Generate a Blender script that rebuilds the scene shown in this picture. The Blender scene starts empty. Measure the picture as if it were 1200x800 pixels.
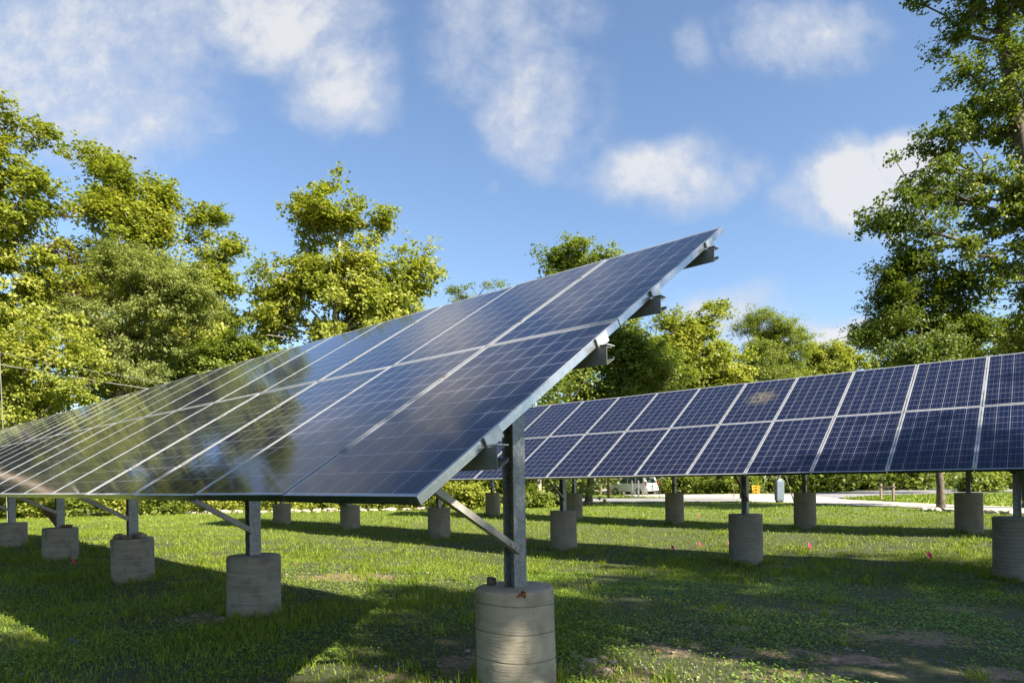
import bpy, bmesh, math, random
import numpy as np
from mathutils import Vector, Matrix
C = bpy.context.scene
COL = C.collection
R = math.radians
EYE = 1.45

# ------------------------------------------------------------------ camera, sky, sun, exposure
cam_d = bpy.data.cameras.new("camera")
cam = bpy.data.objects.new("camera", cam_d); COL.objects.link(cam)
cam.location = (0, 0, EYE)
ROLL = -0.0149
cam.rotation_euler = (Matrix.Rotation(R(90), 3, 'X') @ Matrix.Rotation(ROLL, 3, 'Z')).to_euler()
FPX = 748.14; PY = 564.33
cam_d.sensor_width = 36.0
cam_d.lens = FPX / 1200 * 36
cam_d.shift_y = (PY - 400) / 1200
cam_d.clip_start = 0.05; cam_d.clip_end = 3000
C.camera = cam

YAW1, YAW2 = 0.8556, 0.872
to_sun = Vector((0.764, -0.645, 0)).normalized()
ELEV = R(38)
sun_dir = Vector((to_sun.x * math.cos(ELEV), to_sun.y * math.cos(ELEV), math.sin(ELEV)))
sl = bpy.data.lights.new("sun", 'SUN'); sl.energy = 5.0; sl.angle = R(0.55); sl.color = (1.0, 0.90, 0.74)
so = bpy.data.objects.new("sun", sl); COL.objects.link(so); so.location = (30, -25, 40)
so.rotation_euler = sun_dir.to_track_quat('Z', 'Y').to_euler()

C.view_settings.view_transform = 'Standard'
C.view_settings.look = 'None'
C.view_settings.gamma = 1.0
C.view_settings.use_curve_mapping = False
C.view_settings.exposure = 1.65
C.render.engine = 'CYCLES'
C.cycles.use_denoising = True
C.cycles.max_bounces = 6
C.cycles.diffuse_bounces = 3
C.cycles.transmission_bounces = 4
C.cycles.caustics_reflective = False
C.cycles.caustics_refractive = False
C.cycles.sample_clamp_indirect = 6


class NT:
    """small helper for node trees"""
    def __init__(s, tree): s.t = tree; s.n = tree.nodes; s.l = tree.links
    def __call__(s, kind, **kw):
        nd = s.n.new(kind)
        for k, v in kw.items():
            if k.startswith('i_'):
                key = k[2:]; key = int(key) if key.isdigit() else key
                s.put(nd, key, v)
            else: setattr(nd, k, v)
        return nd
    def put(s, nd, key, v):
        sock = nd.inputs[key]
        if isinstance(v, bpy.types.NodeSocket): s.l.new(v, sock)
        elif isinstance(v, bpy.types.Node): s.l.new(v.outputs[0], sock)
        else: sock.default_value = v
    def math(s, op, a, b=None, c=None, clamp=False):
        nd = s.n.new('ShaderNodeMath'); nd.operation = op; nd.use_clamp = clamp
        for i, v in enumerate((a, b, c)):
            if v is not None: s.put(nd, i, v)
        return nd.outputs[0]
    def vmath(s, op, a, b=None):
        nd = s.n.new('ShaderNodeVectorMath'); nd.operation = op
        s.put(nd, 0, a)
        if b is not None: s.put(nd, 1, b)
        return nd.outputs['Value'] if op in ('LENGTH', 'DOT_PRODUCT', 'DISTANCE') else nd.outputs[0]
    def smooth(s, v, lo, hi, a=0.0, b=1.0):
        nd = s.n.new('ShaderNodeMapRange'); nd.interpolation_type = 'SMOOTHSTEP'
        for k, x in ((0, v), (1, lo), (2, hi), (3, a), (4, b)): s.put(nd, k, x)
        return nd.outputs[0]
    def mix(s, f, a, b, blend='MIX'):
        nd = s.n.new('ShaderNodeMix'); nd.data_type = 'RGBA'; nd.blend_type = blend
        s.put(nd, 0, f)
        for k, v in ((6, a), (7, b)):
            if isinstance(v, tuple) and len(v) == 3: v = (*v, 1)
            s.put(nd, k, v)
        return nd.outputs[2]
    def ramp(s, f, stops):
        nd = s.n.new('ShaderNodeValToRGB'); e = nd.color_ramp.elements
        while len(e) < len(stops): e.new(0.5)
        for i, (p, c) in enumerate(stops): e[i].position = p; e[i].color = (*c, 1)
        s.put(nd, 0, f); return nd.outputs[0]
    def noise(s, vec, scale, detail=4, rough=0.55, out=0):
        nd = s.n.new('ShaderNodeTexNoise'); s.put(nd, 'Vector', vec)
        nd.inputs['Scale'].default_value = scale; nd.inputs['Detail'].default_value = detail; nd.inputs['Roughness'].default_value = rough
        return nd.outputs[out]


def unroll(u, v):
    """photo pixel -> camera-plane slopes (x right, z up) per metre of depth"""
    du, dv = u - 600, v - PY
    c, s = math.cos(ROLL), math.sin(ROLL)
    return (c * du + s * dv) / FPX, -(-s * du + c * dv) / FPX


# sky with clouds, as a function of direction only
W = bpy.data.worlds.new("World"); C.world = W; W.use_nodes = True
n = NT(W.node_tree); n.n.clear()
out = n('ShaderNodeOutputWorld'); bg = n('ShaderNodeBackground'); n.l.new(bg.outputs[0], out.inputs[0])
sky = n('ShaderNodeTexSky', sky_type='NISHITA', sun_disc=False, sun_elevation=ELEV, air_density=1.0, dust_density=0.5, ozone_density=2.6)
sky.sun_rotation = math.atan2(to_sun.x, to_sun.y)
tc = n('ShaderNodeTexCoord')
sep = n('ShaderNodeSeparateXYZ', i_0=tc.outputs['Generated'])
fwd = n.math('MAXIMUM', sep.outputs[1], 0.12)
p = n('ShaderNodeCombineXYZ', i_0=n.math('DIVIDE', sep.outputs[0], fwd), i_1=n.math('DIVIDE', sep.outputs[2], fwd), i_2=0.0).outputs[0]
def warp(vec, scale, amp, det):
    w_ = n.vmath('SCALE', n.vmath('SUBTRACT', n.noise(vec, scale, det, 0.55, 1), (0.5, 0.5, 0.5))); w_.node.inputs['Scale'].default_value = amp
    return n.vmath('ADD', vec, w_)


pw = warp(warp(p, 3.0, 0.15, 1), 9.0, 0.07, 3)
CLOUDS = [(50, 70, 260, 140, .88), (140, 130, 140, 100, .80), (225, 30, 130, 80, .80), (330, 15, 130, 85, 1.1), (395, 90, 80, 72, .95), (385, 125, 80, 42, .7),
          (245, 160, 34, 22, .5), (570, 50, 105, 80, .70), (635, 125, 85, 92, .82), (640, 5, 80, 50, .5), (765, 195, 100, 56, .95), (840, 212, 70, 40, .62),
          (1000, 215, 90, 74, 1.35), (1080, 185, 74, 52, 1.3), (945, 245, 80, 50, .62), (940, 35, 115, 60, .72), (815, 48, 32, 40, .5), (1010, 12, 60, 34, .6),
          (962, 398, 110, 26, 1.1), (855, 372, 100, 36, .8), (735, 330, 80, 30, .3), (580, 222, 16, 16, .5), (-150, 130, 220, 130, .9), (-420, 60, 260, 160, .9),
          (1450, 60, 220, 120, .9), (1500, 330, 240, 60, .9)]
dens = None
for (u, v, ru, rv, st) in CLOUDS:
    cx, cz = unroll(u, v)
    q = n.vmath('MULTIPLY', n.vmath('SUBTRACT', pw, (cx, cz, 0)), (FPX / ru, FPX / rv, 0))
    b = n.smooth(n.vmath('LENGTH', q), 1.30, 0.30, 0.0, st)
    dens = b if dens is None else n.math('MAXIMUM', dens, b)
front = n.math('GREATER_THAN', sep.outputs[1], 0.12)
gen = n.smooth(n.noise(tc.outputs['Generated'], 2.2, 6, 0.6), 0.5, 0.72, 0.0, 0.8)
dens = n.math('ADD', n.math('MULTIPLY', dens, front), n.math('MULTIPLY', gen, n.math('SUBTRACT', 1.0, front)))
det = n.noise(p, 6.5, 9, 0.60)
fine = n.noise(warp(p, 14.0, 0.03, 4), 12.0, 12, 0.66)
dens = n.math('MULTIPLY', dens, n.smooth(det, 0.28, 0.66, 0.66, 1.15))
dens = n.math('ADD', dens, n.math('MULTIPLY', n.math('SUBTRACT', fine, 0.5), n.smooth(dens, 0.0, 0.5, 0.05, 1.25)))
dens = n.smooth(dens, 0.08, 1.20, 0.0, 0.88)
dens = n.math('MULTIPLY', dens, n.smooth(sep.outputs[2], -0.02, 0.05))
cl = n.mix(n.smooth(dens, 0.55, 0.95), (3.0, 3.2, 3.6), (3.85, 3.85, 3.85))
skyc = n.mix(1.0, sky.outputs[0], (1.0, 1.0, 1.0), 'MULTIPLY')
n.put(bg, 0, n.mix(dens, skyc, cl)); bg.inputs[1].default_value = 0.073

# ------------------------------------------------------------------ helpers
rng = np.random.default_rng(7)
rnd = random.Random(5)


def at(u, v, Y):
    a, b = unroll(u, v)
    return Vector((a * Y, Y, b * Y + EYE))


# ground heights measured at the piers (x, y, z)
GP = np.array([(0.01, 4.4, -1.335), (-2.8, 6.84, -1.38), (-5.45, 9.16, -1.335), (-8.16, 11.5, -1.273), (-10.9, 13.87, -1.19), (7.35, 9.3, -1.57), (4.3, 11.86, -1.61),
               (1.15, 14.5, -1.62), (-2, 17.15, -1.48), (-5, 19.7, -1.42), (-8, 22.2, -1.36), (11.14, 15.6, -1.41), (8.25, 18, -1.45), (5.2, 20.6, -1.47), (2.24, 23, -1.37),
               (-.8, 25.6, -1.35), (3, 4, -1.43), (-4, 4, -1.38), (0, 0, -1.45), (5, 6, -1.5)])


def gz(x, y):
    x = np.asarray(x, float); y = np.asarray(y, float)
    d2 = (x[..., None] - GP[:, 0]) ** 2 + (y[..., None] - GP[:, 1]) ** 2
    w = np.exp(-d2 / (2 * 2.6 ** 2)) + 1e-12
    w0 = 0.12
    return (np.sum(w * GP[:, 2], -1) + w0 * -1.40) / (np.sum(w, -1) + w0) + EYE


def g(u, v):
    """photo pixel -> point on the ground"""
    a, b = unroll(u, v); Y = 20.0
    for _ in range(40):
        z = float(gz(a * Y, Y))
        Y = 0.5 * Y + 0.5 * min(200, (z - EYE) / min(b, -1e-3))
    return Vector((a * Y, Y, float(gz(a * Y, Y))))


def gpt(x, y): return Vector((x, y, float(gz(x, y))))


class MB:
    def __init__(s): s.v = []; s.f = []; s.m = []; s.sm = []
    def add(s, vs, fs, mi=0, smooth=False):
        o = len(s.v); s.v += [tuple(x) for x in vs]
        for f in fs: s.f.append(tuple(o + i for i in f)); s.m.append(mi); s.sm.append(smooth)
    def box(s, c, size, M=None, mi=0):
        hx, hy, hz = (k / 2 for k in size); c = Vector(c)
        vs = [Vector((sx * hx, sy * hy, sz * hz)) for sx in (-1, 1) for sy in (-1, 1) for sz in (-1, 1)]
        vs = [c + (M @ v if M else v) for v in vs]
        s.add(vs, [(0, 1, 3, 2), (4, 6, 7, 5), (0, 4, 5, 1), (2, 3, 7, 6), (0, 2, 6, 4), (1, 5, 7, 3)], mi)
    def tube(s, pts, rad, seg=8, mi=0, caps=True, smooth=True):
        pts = [Vector(q) for q in pts]
        if not hasattr(rad, '__len__'): rad = [rad] * len(pts)
        rings = []; t0 = (pts[1] - pts[0]).normalized()
        a = t0.orthogonal().normalized()
        vs = []
        for i, q in enumerate(pts):
            t = (pts[min(i + 1, len(pts) - 1)] - pts[max(i - 1, 0)]).normalized()
            a = (a - t * a.dot(t)).normalized(); b = t.cross(a)
            for k in range(seg):
                an = 2 * math.pi * k / seg
                vs.append(q + (a * math.cos(an) + b * math.sin(an)) * rad[i])
        fs = []
        for i in range(len(pts) - 1):
            for k in range(seg):
                fs.append((i * seg + k, i * seg + (k + 1) % seg, (i + 1) * seg + (k + 1) % seg, (i + 1) * seg + k))
        s.add(vs, fs, mi, smooth)
        if caps:
            o = len(s.v) - len(vs)
            s.f.append(tuple(o + k for k in reversed(range(seg)))); s.m.append(mi); s.sm.append(False)
            o2 = o + (len(pts) - 1) * seg
            s.f.append(tuple(o2 + k for k in range(seg))); s.m.append(mi); s.sm.append(False)
    def prism(s, prof, axis_vec, origin, ux, uy, mi=0):
        """extrude 2-D profile (list of (a,b)) along axis_vec"""
        o = Vector(origin); ux = Vector(ux); uy = Vector(uy); ax = Vector(axis_vec); k = len(prof)
        vs = [o + ux * a + uy * b for a, b in prof] + [o + ax + ux * a + uy * b for a, b in prof]
        s.add(vs, [tuple(reversed(range(k))), tuple(range(k, 2 * k))] + [(i, (i + 1) % k, k + (i + 1) % k, k + i) for i in range(k)], mi)
    def build(s, name, mats, parent=None, M=None):
        me = bpy.data.meshes.new(name); me.from_pydata(s.v, [], s.f)
        for m in (mats if isinstance(mats, (list, tuple)) else [mats]): me.materials.append(m)
        me.polygons.foreach_set('material_index', s.m); me.polygons.foreach_set('use_smooth', s.sm)
        bm = bmesh.new(); bm.from_mesh(me); bmesh.ops.recalc_face_normals(bm, faces=bm.faces); bm.to_mesh(me); bm.free()
        return link(name, me, parent, M)


def link(name, me, parent=None, M=None):
    o = bpy.data.objects.new(name, me); COL.objects.link(o)
    if parent: o.parent = parent
    if M is not None: o.matrix_local = M
    return o


def bevel(o, w=0.01, seg=2):
    m = o.modifiers.new('bevel', 'BEVEL'); m.width = w; m.segments = seg; m.limit_method = 'ANGLE'; m.angle_limit = R(40)
    return o


def npmesh(name, verts, faces, mat, parent=None, smooth=False):
    """fast mesh from numpy arrays; faces (n,k)"""
    me = bpy.data.meshes.new(name); nf, k = faces.shape
    me.vertices.add(len(verts)); me.vertices.foreach_set('co', np.ascontiguousarray(verts, np.float32).ravel())
    me.loops.add(nf * k); me.loops.foreach_set('vertex_index', np.ascontiguousarray(faces, np.int32).ravel())
    me.polygons.add(nf); me.polygons.foreach_set('loop_start', np.arange(0, nf * k, k, dtype=np.int32))
    me.materials.append(mat)
    if smooth: me.polygons.foreach_set('use_smooth', np.ones(nf, bool))
    me.update(calc_edges=True); me.validate()
    return link(name, me, parent)


def tag(o, label, cat, group=None):
    o['label'] = label; o['category'] = cat
    if group: o['group'] = group
    return o


def thing(name, label, cat, loc=(0, 0, 0), rz=0.0, group=None):
    o = bpy.data.objects.new(name, None); COL.objects.link(o); o.empty_display_size = 0.2
    o.location = loc; o.rotation_euler = (0, 0, rz)
    return tag(o, label, cat, group)


def structure(o): o['kind'] = 'structure'; return o
def stuff(o): o['kind'] = 'stuff'; return o


def copy_tree(o, parent=None):
    c = o.copy(); COL.objects.link(c)
    if parent: c.parent = parent; c.matrix_parent_inverse = o.matrix_parent_inverse.copy()
    for ch in [x for x in COL.objects if x.parent == o]: copy_tree(ch, c)
    return c


# ------------------------------------------------------------------ materials
def mat(name, rough=0.6, col=(.5, .5, .5), metal=0.0, spec=0.5):
    m = bpy.data.materials.new(name); m.use_nodes = True
    t = NT(m.node_tree); b = t.n['Principled BSDF']
    b.inputs['Base Color'].default_value = (*col, 1); b.inputs['Roughness'].default_value = rough
    b.inputs['Metallic'].default_value = metal; b.inputs['Specular IOR Level'].default_value = spec
    return m, t, b


def bump(t, b, h, dist=0.01, strength=0.6):
    bn = t('ShaderNodeBump'); bn.inputs['Strength'].default_value = strength; bn.inputs['Distance'].default_value = dist
    t.put(bn, 'Height', h); t.put(b, 'Normal', bn.outputs[0])


def m_noisy(name, c1, c2, scale, rough=0.8, metal=0.0, bumpd=0.0, lo=.35, hi=.65, detail=6):
    m, t, b = mat(name, rough, c1, metal)
    tcx = t('ShaderNodeTexCoord').outputs['Object']
    f = t.noise(tcx, scale, detail, 0.6)
    t.put(b, 'Base Color', t.mix(t.smooth(f, lo, hi), c1, c2))
    if bumpd: bump(t, b, f, bumpd)
    return m


def m_leaf(name, stops, transl=0.35, tcol=(1.15, 1.2, .6)):
    m = bpy.data.materials.new(name); m.use_nodes = True
    t = NT(m.node_tree); t.n.clear()
    o = t('ShaderNodeOutputMaterial'); geo = t('ShaderNodeNewGeometry'); oi = t('ShaderNodeObjectInfo')
    r = geo.outputs['Random Per Island']
    big = t.noise(geo.outputs['Position'], 0.35, 3, 0.6)
    f = t.math('ADD', t.math('MULTIPLY', r, 0.65), t.math('MULTIPLY', t.smooth(big, .3, .7), 0.35))
    col = t.ramp(f, stops)
    pr = t('ShaderNodeBsdfPrincipled', i_Roughness=0.5); t.put(pr, 'Base Color', col); pr.inputs['Specular IOR Level'].default_value = 0.35
    tr = t('ShaderNodeBsdfTranslucent'); t.put(tr, 0, t.mix(1.0, col, tcol, 'MULTIPLY'))
    mx = t('ShaderNodeMixShader', i_0=transl); t.put(mx, 1, pr.outputs[0]); t.put(mx, 2, tr.outputs[0])
    t.put(o, 0, mx.outputs[0])
    return m


L_YEL = m_leaf('leaf_yellow_green', [(0, (0.146, 0.186, 0.031)), (.4, (0.251, 0.288, 0.039)), (.8, (0.348, 0.364, 0.056)), (1, (0.414, 0.345, 0.101))], .45)
L_MID = m_leaf('leaf_mid_green', [(0, (0.091, 0.137, 0.021)), (.5, (0.174, 0.225, 0.033)), (1, (0.276, 0.308, 0.051))], .42)
L_COOL = m_leaf('leaf_cool_green', [(0, (0.135, 0.172, 0.046)), (.5, (0.229, 0.271, 0.074)), (1, (0.321, 0.345, 0.115))], .42)
L_DARK = m_leaf('leaf_dark_green', [(0, (.034, .056, .012)), (.5, (.060, .090, .018)), (1, (.110, .135, .028))])
L_PALE = m_leaf('leaf_pale_green', [(0, (0.130, 0.176, 0.030)), (.5, (0.216, 0.265, 0.044)), (1, (0.286, 0.323, 0.060))], .42)
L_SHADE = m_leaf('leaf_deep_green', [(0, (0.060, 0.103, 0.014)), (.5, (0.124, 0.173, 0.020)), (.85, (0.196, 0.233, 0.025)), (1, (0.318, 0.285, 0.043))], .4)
L_RED = m_leaf('leaf_reddish', [(0, (.10, .07, .02)), (.5, (.15, .10, .03)), (1, (.11, .12, .02))])
L_GRASS = m_leaf('grass_blade', [(0, (0.092, 0.141, 0.013)), (.45, (0.173, 0.243, 0.020)), (.8, (0.259, 0.330, 0.033)), (.95, (0.344, 0.378, 0.077)), (1, (0.460, 0.459, 0.176))], 0.4)
L_WEED = m_leaf('weed_leaf', [(0, (0.102, 0.180, 0.022)), (.6, (0.185, 0.297, 0.038)), (1, (0.275, 0.389, 0.072))], 0.3)
L_LITTER = m_leaf('fallen_leaf', [(0, (.09, .045, .018)), (.5, (.16, .085, .03)), (1, (.24, .15, .06))], 0.1)
BARK = m_noisy('bark_brown', (.055, .042, .030), (.15, .12, .085), 9, .9, 0, .02)
BARK_PALE = m_noisy('bark_pale', (.36, .32, .25), (.16, .13, .09), 2.6, .85, 0, .01, .48, .66)
STONE = m_noisy('limestone', (.50, .45, .37), (.30, .26, .20), 5, .9, 0, .02)
ROCK = m_noisy('brown_rock', (.16, .11, .075), (.34, .27, .20), 14, .9, 0, .02)
PEBBLE = m_noisy('pebble_grey', (.30, .255, .205), (.18, .15, .115), 20, .85, 0, .01)
WOOD = m_noisy('weathered_wood', (.30, .24, .17), (.17, .13, .09), 7, .85, 0, .01)
WOOD_RED = m_noisy('red_brown_wood', (.22, .11, .065), (.12, .07, .045), 7, .85, 0, .01)
STEEL = m_noisy('painted_grey_steel', (.125, .13, .115), (.17, .17, .155), 12, .55, .25, 0)
BRACE_M = m_noisy('grey_beige_steel', (.27, .265, .235), (.34, .33, .30), 16, .5, .3, 0)
BLACK = mat('black_plastic', .5, (.012, .012, .013))[0]
RUBBER = mat('rubber', .8, (.02, .02, .02))[0]
PINK = m_leaf('pink_vinyl', [(0, (.85, .03, .20)), (1, (.95, .05, .28))], .45, (1, 1, 1))
WHITE_P = mat('white_paint', .55, (.78, .77, .74))[0]
YELLOW = mat('yellow_plastic', .45, (.62, .32, .012))[0]
BOXGREY = m_noisy('blue_grey_enamel', (.115, .15, .185), (.135, .17, .20), 3, .45)
CABLE = mat('cable', .5, (.27, .26, .25))[0]
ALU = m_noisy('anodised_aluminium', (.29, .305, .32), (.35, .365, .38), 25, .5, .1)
ALU_END_SHADED = m_noisy('aluminium_end_shaded', (.30, .31, .32), (.36, .37, .38), 25, .13, 1.0)  # same aluminium as the sides, darkened so the end faces look shaded
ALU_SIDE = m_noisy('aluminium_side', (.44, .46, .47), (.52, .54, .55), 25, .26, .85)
CLAMP_M = m_noisy('galvanised_clip', (.48, .49, .48), (.60, .61, .60), 20, .42, .6)


def m_galv():
    m, t, b = mat('galvanised_steel', .5, (.3, .32, .33), .45)
    co = t('ShaderNodeTexCoord').outputs['Object']
    vor = t('ShaderNodeTexVoronoi'); t.put(vor, 'Vector', co); vor.inputs['Scale'].default_value = 55
    sp = t.math('MULTIPLY', vor.outputs['Color'], 1.0)
    st = t.noise(t.vmath('MULTIPLY', co, (30, 30, 6)), 1.0, 5, .65)
    c = t.mix(sp, (.14, .16, .17), (.30, .325, .34))
    c = t.mix(t.smooth(st, .60, .72), c, (.42, .44, .44))
    t.put(b, 'Base Color', c); t.put(b, 'Roughness', t.smooth(st, .3, .8, .38, .62))
    return m


GALV = m_galv()


def m_concrete(name, c1, c2, c3, seamc, seamk):
    m, t, b = mat(name, .9, c1)
    co = t('ShaderNodeTexCoord').outputs['Object']
    s3 = t('ShaderNodeSeparateXYZ', i_0=co)
    seam = t('ShaderNodeAttribute', attribute_name='seam').outputs['Fac']
    st = t.noise(t.vmath('MULTIPLY', co, (2.2, 2.2, 9)), 1.0, 6, .62)
    blot = t.noise(co, 5.5, 5, .6)
    c = t.mix(t.smooth(st, .34, .66), c1, c2)
    c = t.mix(t.math('MULTIPLY', t.smooth(blot, .50, .62), .75), c, c3)
    c = t.mix(t.math('MULTIPLY', t.smooth(t.noise(co, 22, 5, .6), .45, .75), .35), c, c2)
    c = t.mix(t.math('MULTIPLY', seam, seamk), c, seamc)
    pit = t('ShaderNodeTexVoronoi'); t.put(pit, 'Vector', co); pit.inputs['Scale'].default_value = 26
    c = t.mix(t.smooth(pit.outputs['Distance'], .10, .04), c, (.07, .065, .055))
    soil = t.math('ADD', s3.outputs[2], t.math('MULTIPLY', t.noise(co, 7, 4), .12))
    c = t.mix(t.smooth(soil, .15, .05), c, (.26, .20, .14))
    t.put(b, 'Base Color', c)
    bump(t, b, t.math('ADD', t.noise(co, 60, 4), t.math('MULTIPLY', st, .6)), .003, .5)
    return m


CONC_A = m_concrete('concrete_smooth', (.265, .236, .182), (.335, .302, .236), (.195, .172, .132), (.10, .085, .06), .75)
CONC_B = m_concrete('concrete_ribbed', (.225, .207, .165), (.27, .248, .198), (.185, .17, .138), (.11, .10, .082), .5)
CONC_C = m_concrete('concrete_grey', (.205, .188, .152), (.275, .253, .205), (.14, .128, .105), (.34, .315, .265), .6)


PW, PGAP, PL = 0.998, 0.012, 1.762   # panel width, gap, length
PITCH = 1.01; LROW = 1.774


def m_cells(name, yellow_patch=False):
    m, t, b = mat(name, .35, (.01, .02, .06))
    co = t('ShaderNodeTexCoord').outputs['Object']; s3 = t('ShaderNodeSeparateXYZ', i_0=co)
    mx, my = .020, .022
    cx = (PW - 2 * mx) / 6; cy = (PL - 2 * my) / 10
    ux = t.math('DIVIDE', t.math('SUBTRACT', s3.outputs[0], mx), cx); uy = t.math('DIVIDE', t.math('SUBTRACT', s3.outputs[1], my), cy)
    fx = t.math('FRACT', ux); fy = t.math('FRACT', uy)
    ex = t.math('MULTIPLY', t.math('PINGPONG', ux, .5), cx); ey = t.math('MULTIPLY', t.math('PINGPONG', uy, .5), cy)
    gap = t.math('MAXIMUM', t.smooth(ex, .0030, .0015), t.smooth(ey, .0024, .0012))
    outx = t.math('MAXIMUM', t.math('LESS_THAN', ux, 0.0), t.math('GREATER_THAN', ux, 6.0))
    outy = t.math('MAXIMUM', t.math('LESS_THAN', uy, 0.0), t.math('GREATER_THAN', uy, 10.0))
    border = t.math('MAXIMUM', outx, outy)
    bb = t.math('MULTIPLY', t.math('PINGPONG', t.math('ADD', t.math('MULTIPLY', fx, 3.0), .5), .5), cx / 3)
    bus = t.smooth(bb, .0013, .0007)
    vor = t('ShaderNodeTexVoronoi'); t.put(vor, 'Vector', co); vor.inputs['Scale'].default_value = 45
    cellid = t('ShaderNodeCombineXYZ', i_0=t.math('FLOOR', ux), i_1=t.math('FLOOR', uy), i_2=t.math('MULTIPLY', t('ShaderNodeObjectInfo').outputs['Random'], 40.0))
    wn = t('ShaderNodeTexWhiteNoise'); t.put(wn, 'Vector', cellid.outputs[0])
    c = t.mix(t.math('MULTIPLY', vor.outputs['Color'], 1.0), (.0022, .0052, .022), (.0042, .0098, .039))
    c = t.mix(t.math('MULTIPLY', wn.outputs[0], .45), c, (.009, .010, .030))
    c = t.mix(t.math('MULTIPLY', t('ShaderNodeObjectInfo').outputs['Random'], .45), c, (.0045, .0040, .018))
    c = t.mix(t.math('MULTIPLY', bus, .55), c, (.20, .21, .24))
    c = t.mix(gap, c, (.26, .275, .31))
    c = t.mix(border, c, (.32, .33, .35))
    dirt = t.noise(t.vmath('MULTIPLY', co, (9, 2.2, 1)), 1.0, 5, .65)
    c = t.mix(t.smooth(dirt, .45, .8, 0.0, .035), c, (.35, .33, .28))
    if yellow_patch:  # uneven yellowish patch mixed into the cell colour
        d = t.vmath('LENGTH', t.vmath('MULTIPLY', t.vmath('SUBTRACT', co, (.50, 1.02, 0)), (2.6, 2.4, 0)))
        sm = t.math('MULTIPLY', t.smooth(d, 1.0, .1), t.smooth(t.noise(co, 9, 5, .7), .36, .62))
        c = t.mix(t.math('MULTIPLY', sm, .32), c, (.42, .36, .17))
    t.put(b, 'Base Color', c)
    b.inputs['Coat Weight'].default_value = 1.0; b.inputs['Coat IOR'].default_value = 1.34
    t.put(b, 'Coat Roughness', t.smooth(dirt,   .3, .8, .05, .10))
    b.inputs['Specular IOR Level'].default_value = 0.0
    return m


CELLS = m_cells('solar_glass'); CELLS_PATCH = m_cells('solar_glass_yellow_patch', True)
BACKSHEET = mat('backsheet', .6, (.7, .7, .7))[0]


# ------------------------------------------------------------------ ground
def axis(lo, hi, fine_lo, fine_hi, step):
    mid = np.arange(fine_lo, fine_hi + 1e-6, step)
    a = fine_lo - np.geomspace(step, fine_lo - lo, 26)[::-1]; b = fine_hi + np.geomspace(step, hi - fine_hi, 26)
    return np.concatenate([a, mid, b])


xs = axis(-900, 900, -32, 30, .5); ys = axis(-700, 1200, -6, 50, .5)
X, Y = np.meshgrid(xs, ys)
Z = gz(X, Y)
nearw = np.exp(-((X / 30) ** 2 + ((Y - 15) / 30) ** 2))
Z += nearw * .018 * (np.sin(X * 2.1 + 1.3 * np.sin(Y * 1.1)) * np.cos(Y * 1.7 + X * .6))
vv = np.stack([X, Y, Z], -1).reshape(-1, 3); nx = len(xs); ny = len(ys)
ii = np.arange(nx * ny).reshape(ny, nx)
ff = np.stack([ii[:-1, :-1], ii[:-1, 1:], ii[1:, 1:], ii[1:, :-1]], -1).reshape(-1, 4)


def soil_mask(x, y):
    """0..1 bare-soil amount, shared by the ground blades (python side)"""
    s = np.zeros_like(x)
    for (u, v, ru, rv, k) in SOIL:
        c = g(u, v); a = g(u + ru, v); b = g(u, v + rv)
        rx = abs(a.x - c.x); ry = abs(b.y - c.y)
        d = ((x - c.x) / rx) ** 2 + ((y - c.y) / ry) ** 2
        s = np.maximum(s, k * np.exp(-d))
    return s


SOIL = [(420, 676, 70, 6, .95), (1090, 748, 60, 14, .8), (900, 765, 110, 14, .6), (1010, 745, 90, 16, .55), (690, 783, 45, 16, .8), (1180, 790, 60, 14, .8), (540, 780, 30, 26, .85), (250, 722, 50, 10, .8),
        (910, 664, 28, 4, .8), (300, 724, 45, 12, .6), (470, 790, 40, 14, .6), (800, 760, 60, 14, .5), (700, 655, 30, 5, .4), (150, 684, 40, 5, .4), (1150, 680, 40, 6, .5), (960, 790, 120, 12, .6), (850, 735, 70, 8, .55), (1120, 715, 60, 7, .55), (1010, 775, 60, 10, .7), (760, 790, 40, 10, .6), (960, 715, 60, 6, .45)]

m, t, b = mat('lawn_soil', .95, (.08, .07, .04))
co = t('ShaderNodeTexCoord').outputs['Object']
n1 = t.noise(co, .9, 6, .6); n2 = t.noise(co, 14, 6, .7); n3 = t.noise(co, 5, 5, .65)
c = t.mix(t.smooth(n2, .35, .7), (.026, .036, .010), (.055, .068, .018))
c = t.mix(t.smooth(n3, .55, .72), c, (.10, .075, .048))
soilc = t.mix(t.smooth(n2, .3, .7), (.13, .080, .050), (.27, .18, .125))
spk = t('ShaderNodeTexVoronoi'); t.put(spk, 'Vector', co); spk.inputs['Scale'].default_value = 42
soilc = t.mix(t.smooth(spk.outputs['Distance'], .22, .08), soilc, (.42, .37, .31))
sm = None
for (u, v, ru, rv, k) in SOIL:
    cc = g(u, v); a = g(u + ru, v); bb = g(u, v + rv)
    q = t.vmath('MULTIPLY', t.vmath('SUBTRACT', co, tuple(cc)), (1 / abs(a.x - cc.x), 1 / abs(bb.y - cc.y), 0))
    d = t.smooth(t.vmath('LENGTH', q), 1.5, .1, 0, k)
    sm = d if sm is None else t.math('MAXIMUM', sm, d)
sm = t.smooth(t.math('ADD', sm, t.math('ADD', t.math('MULTIPLY', t.math('SUBTRACT', n3, .5), 1.5), t.math('MULTIPLY', t.math('SUBTRACT', n2, .5), 1.0))), .30, .70)
c = t.mix(sm, c, soilc)
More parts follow.
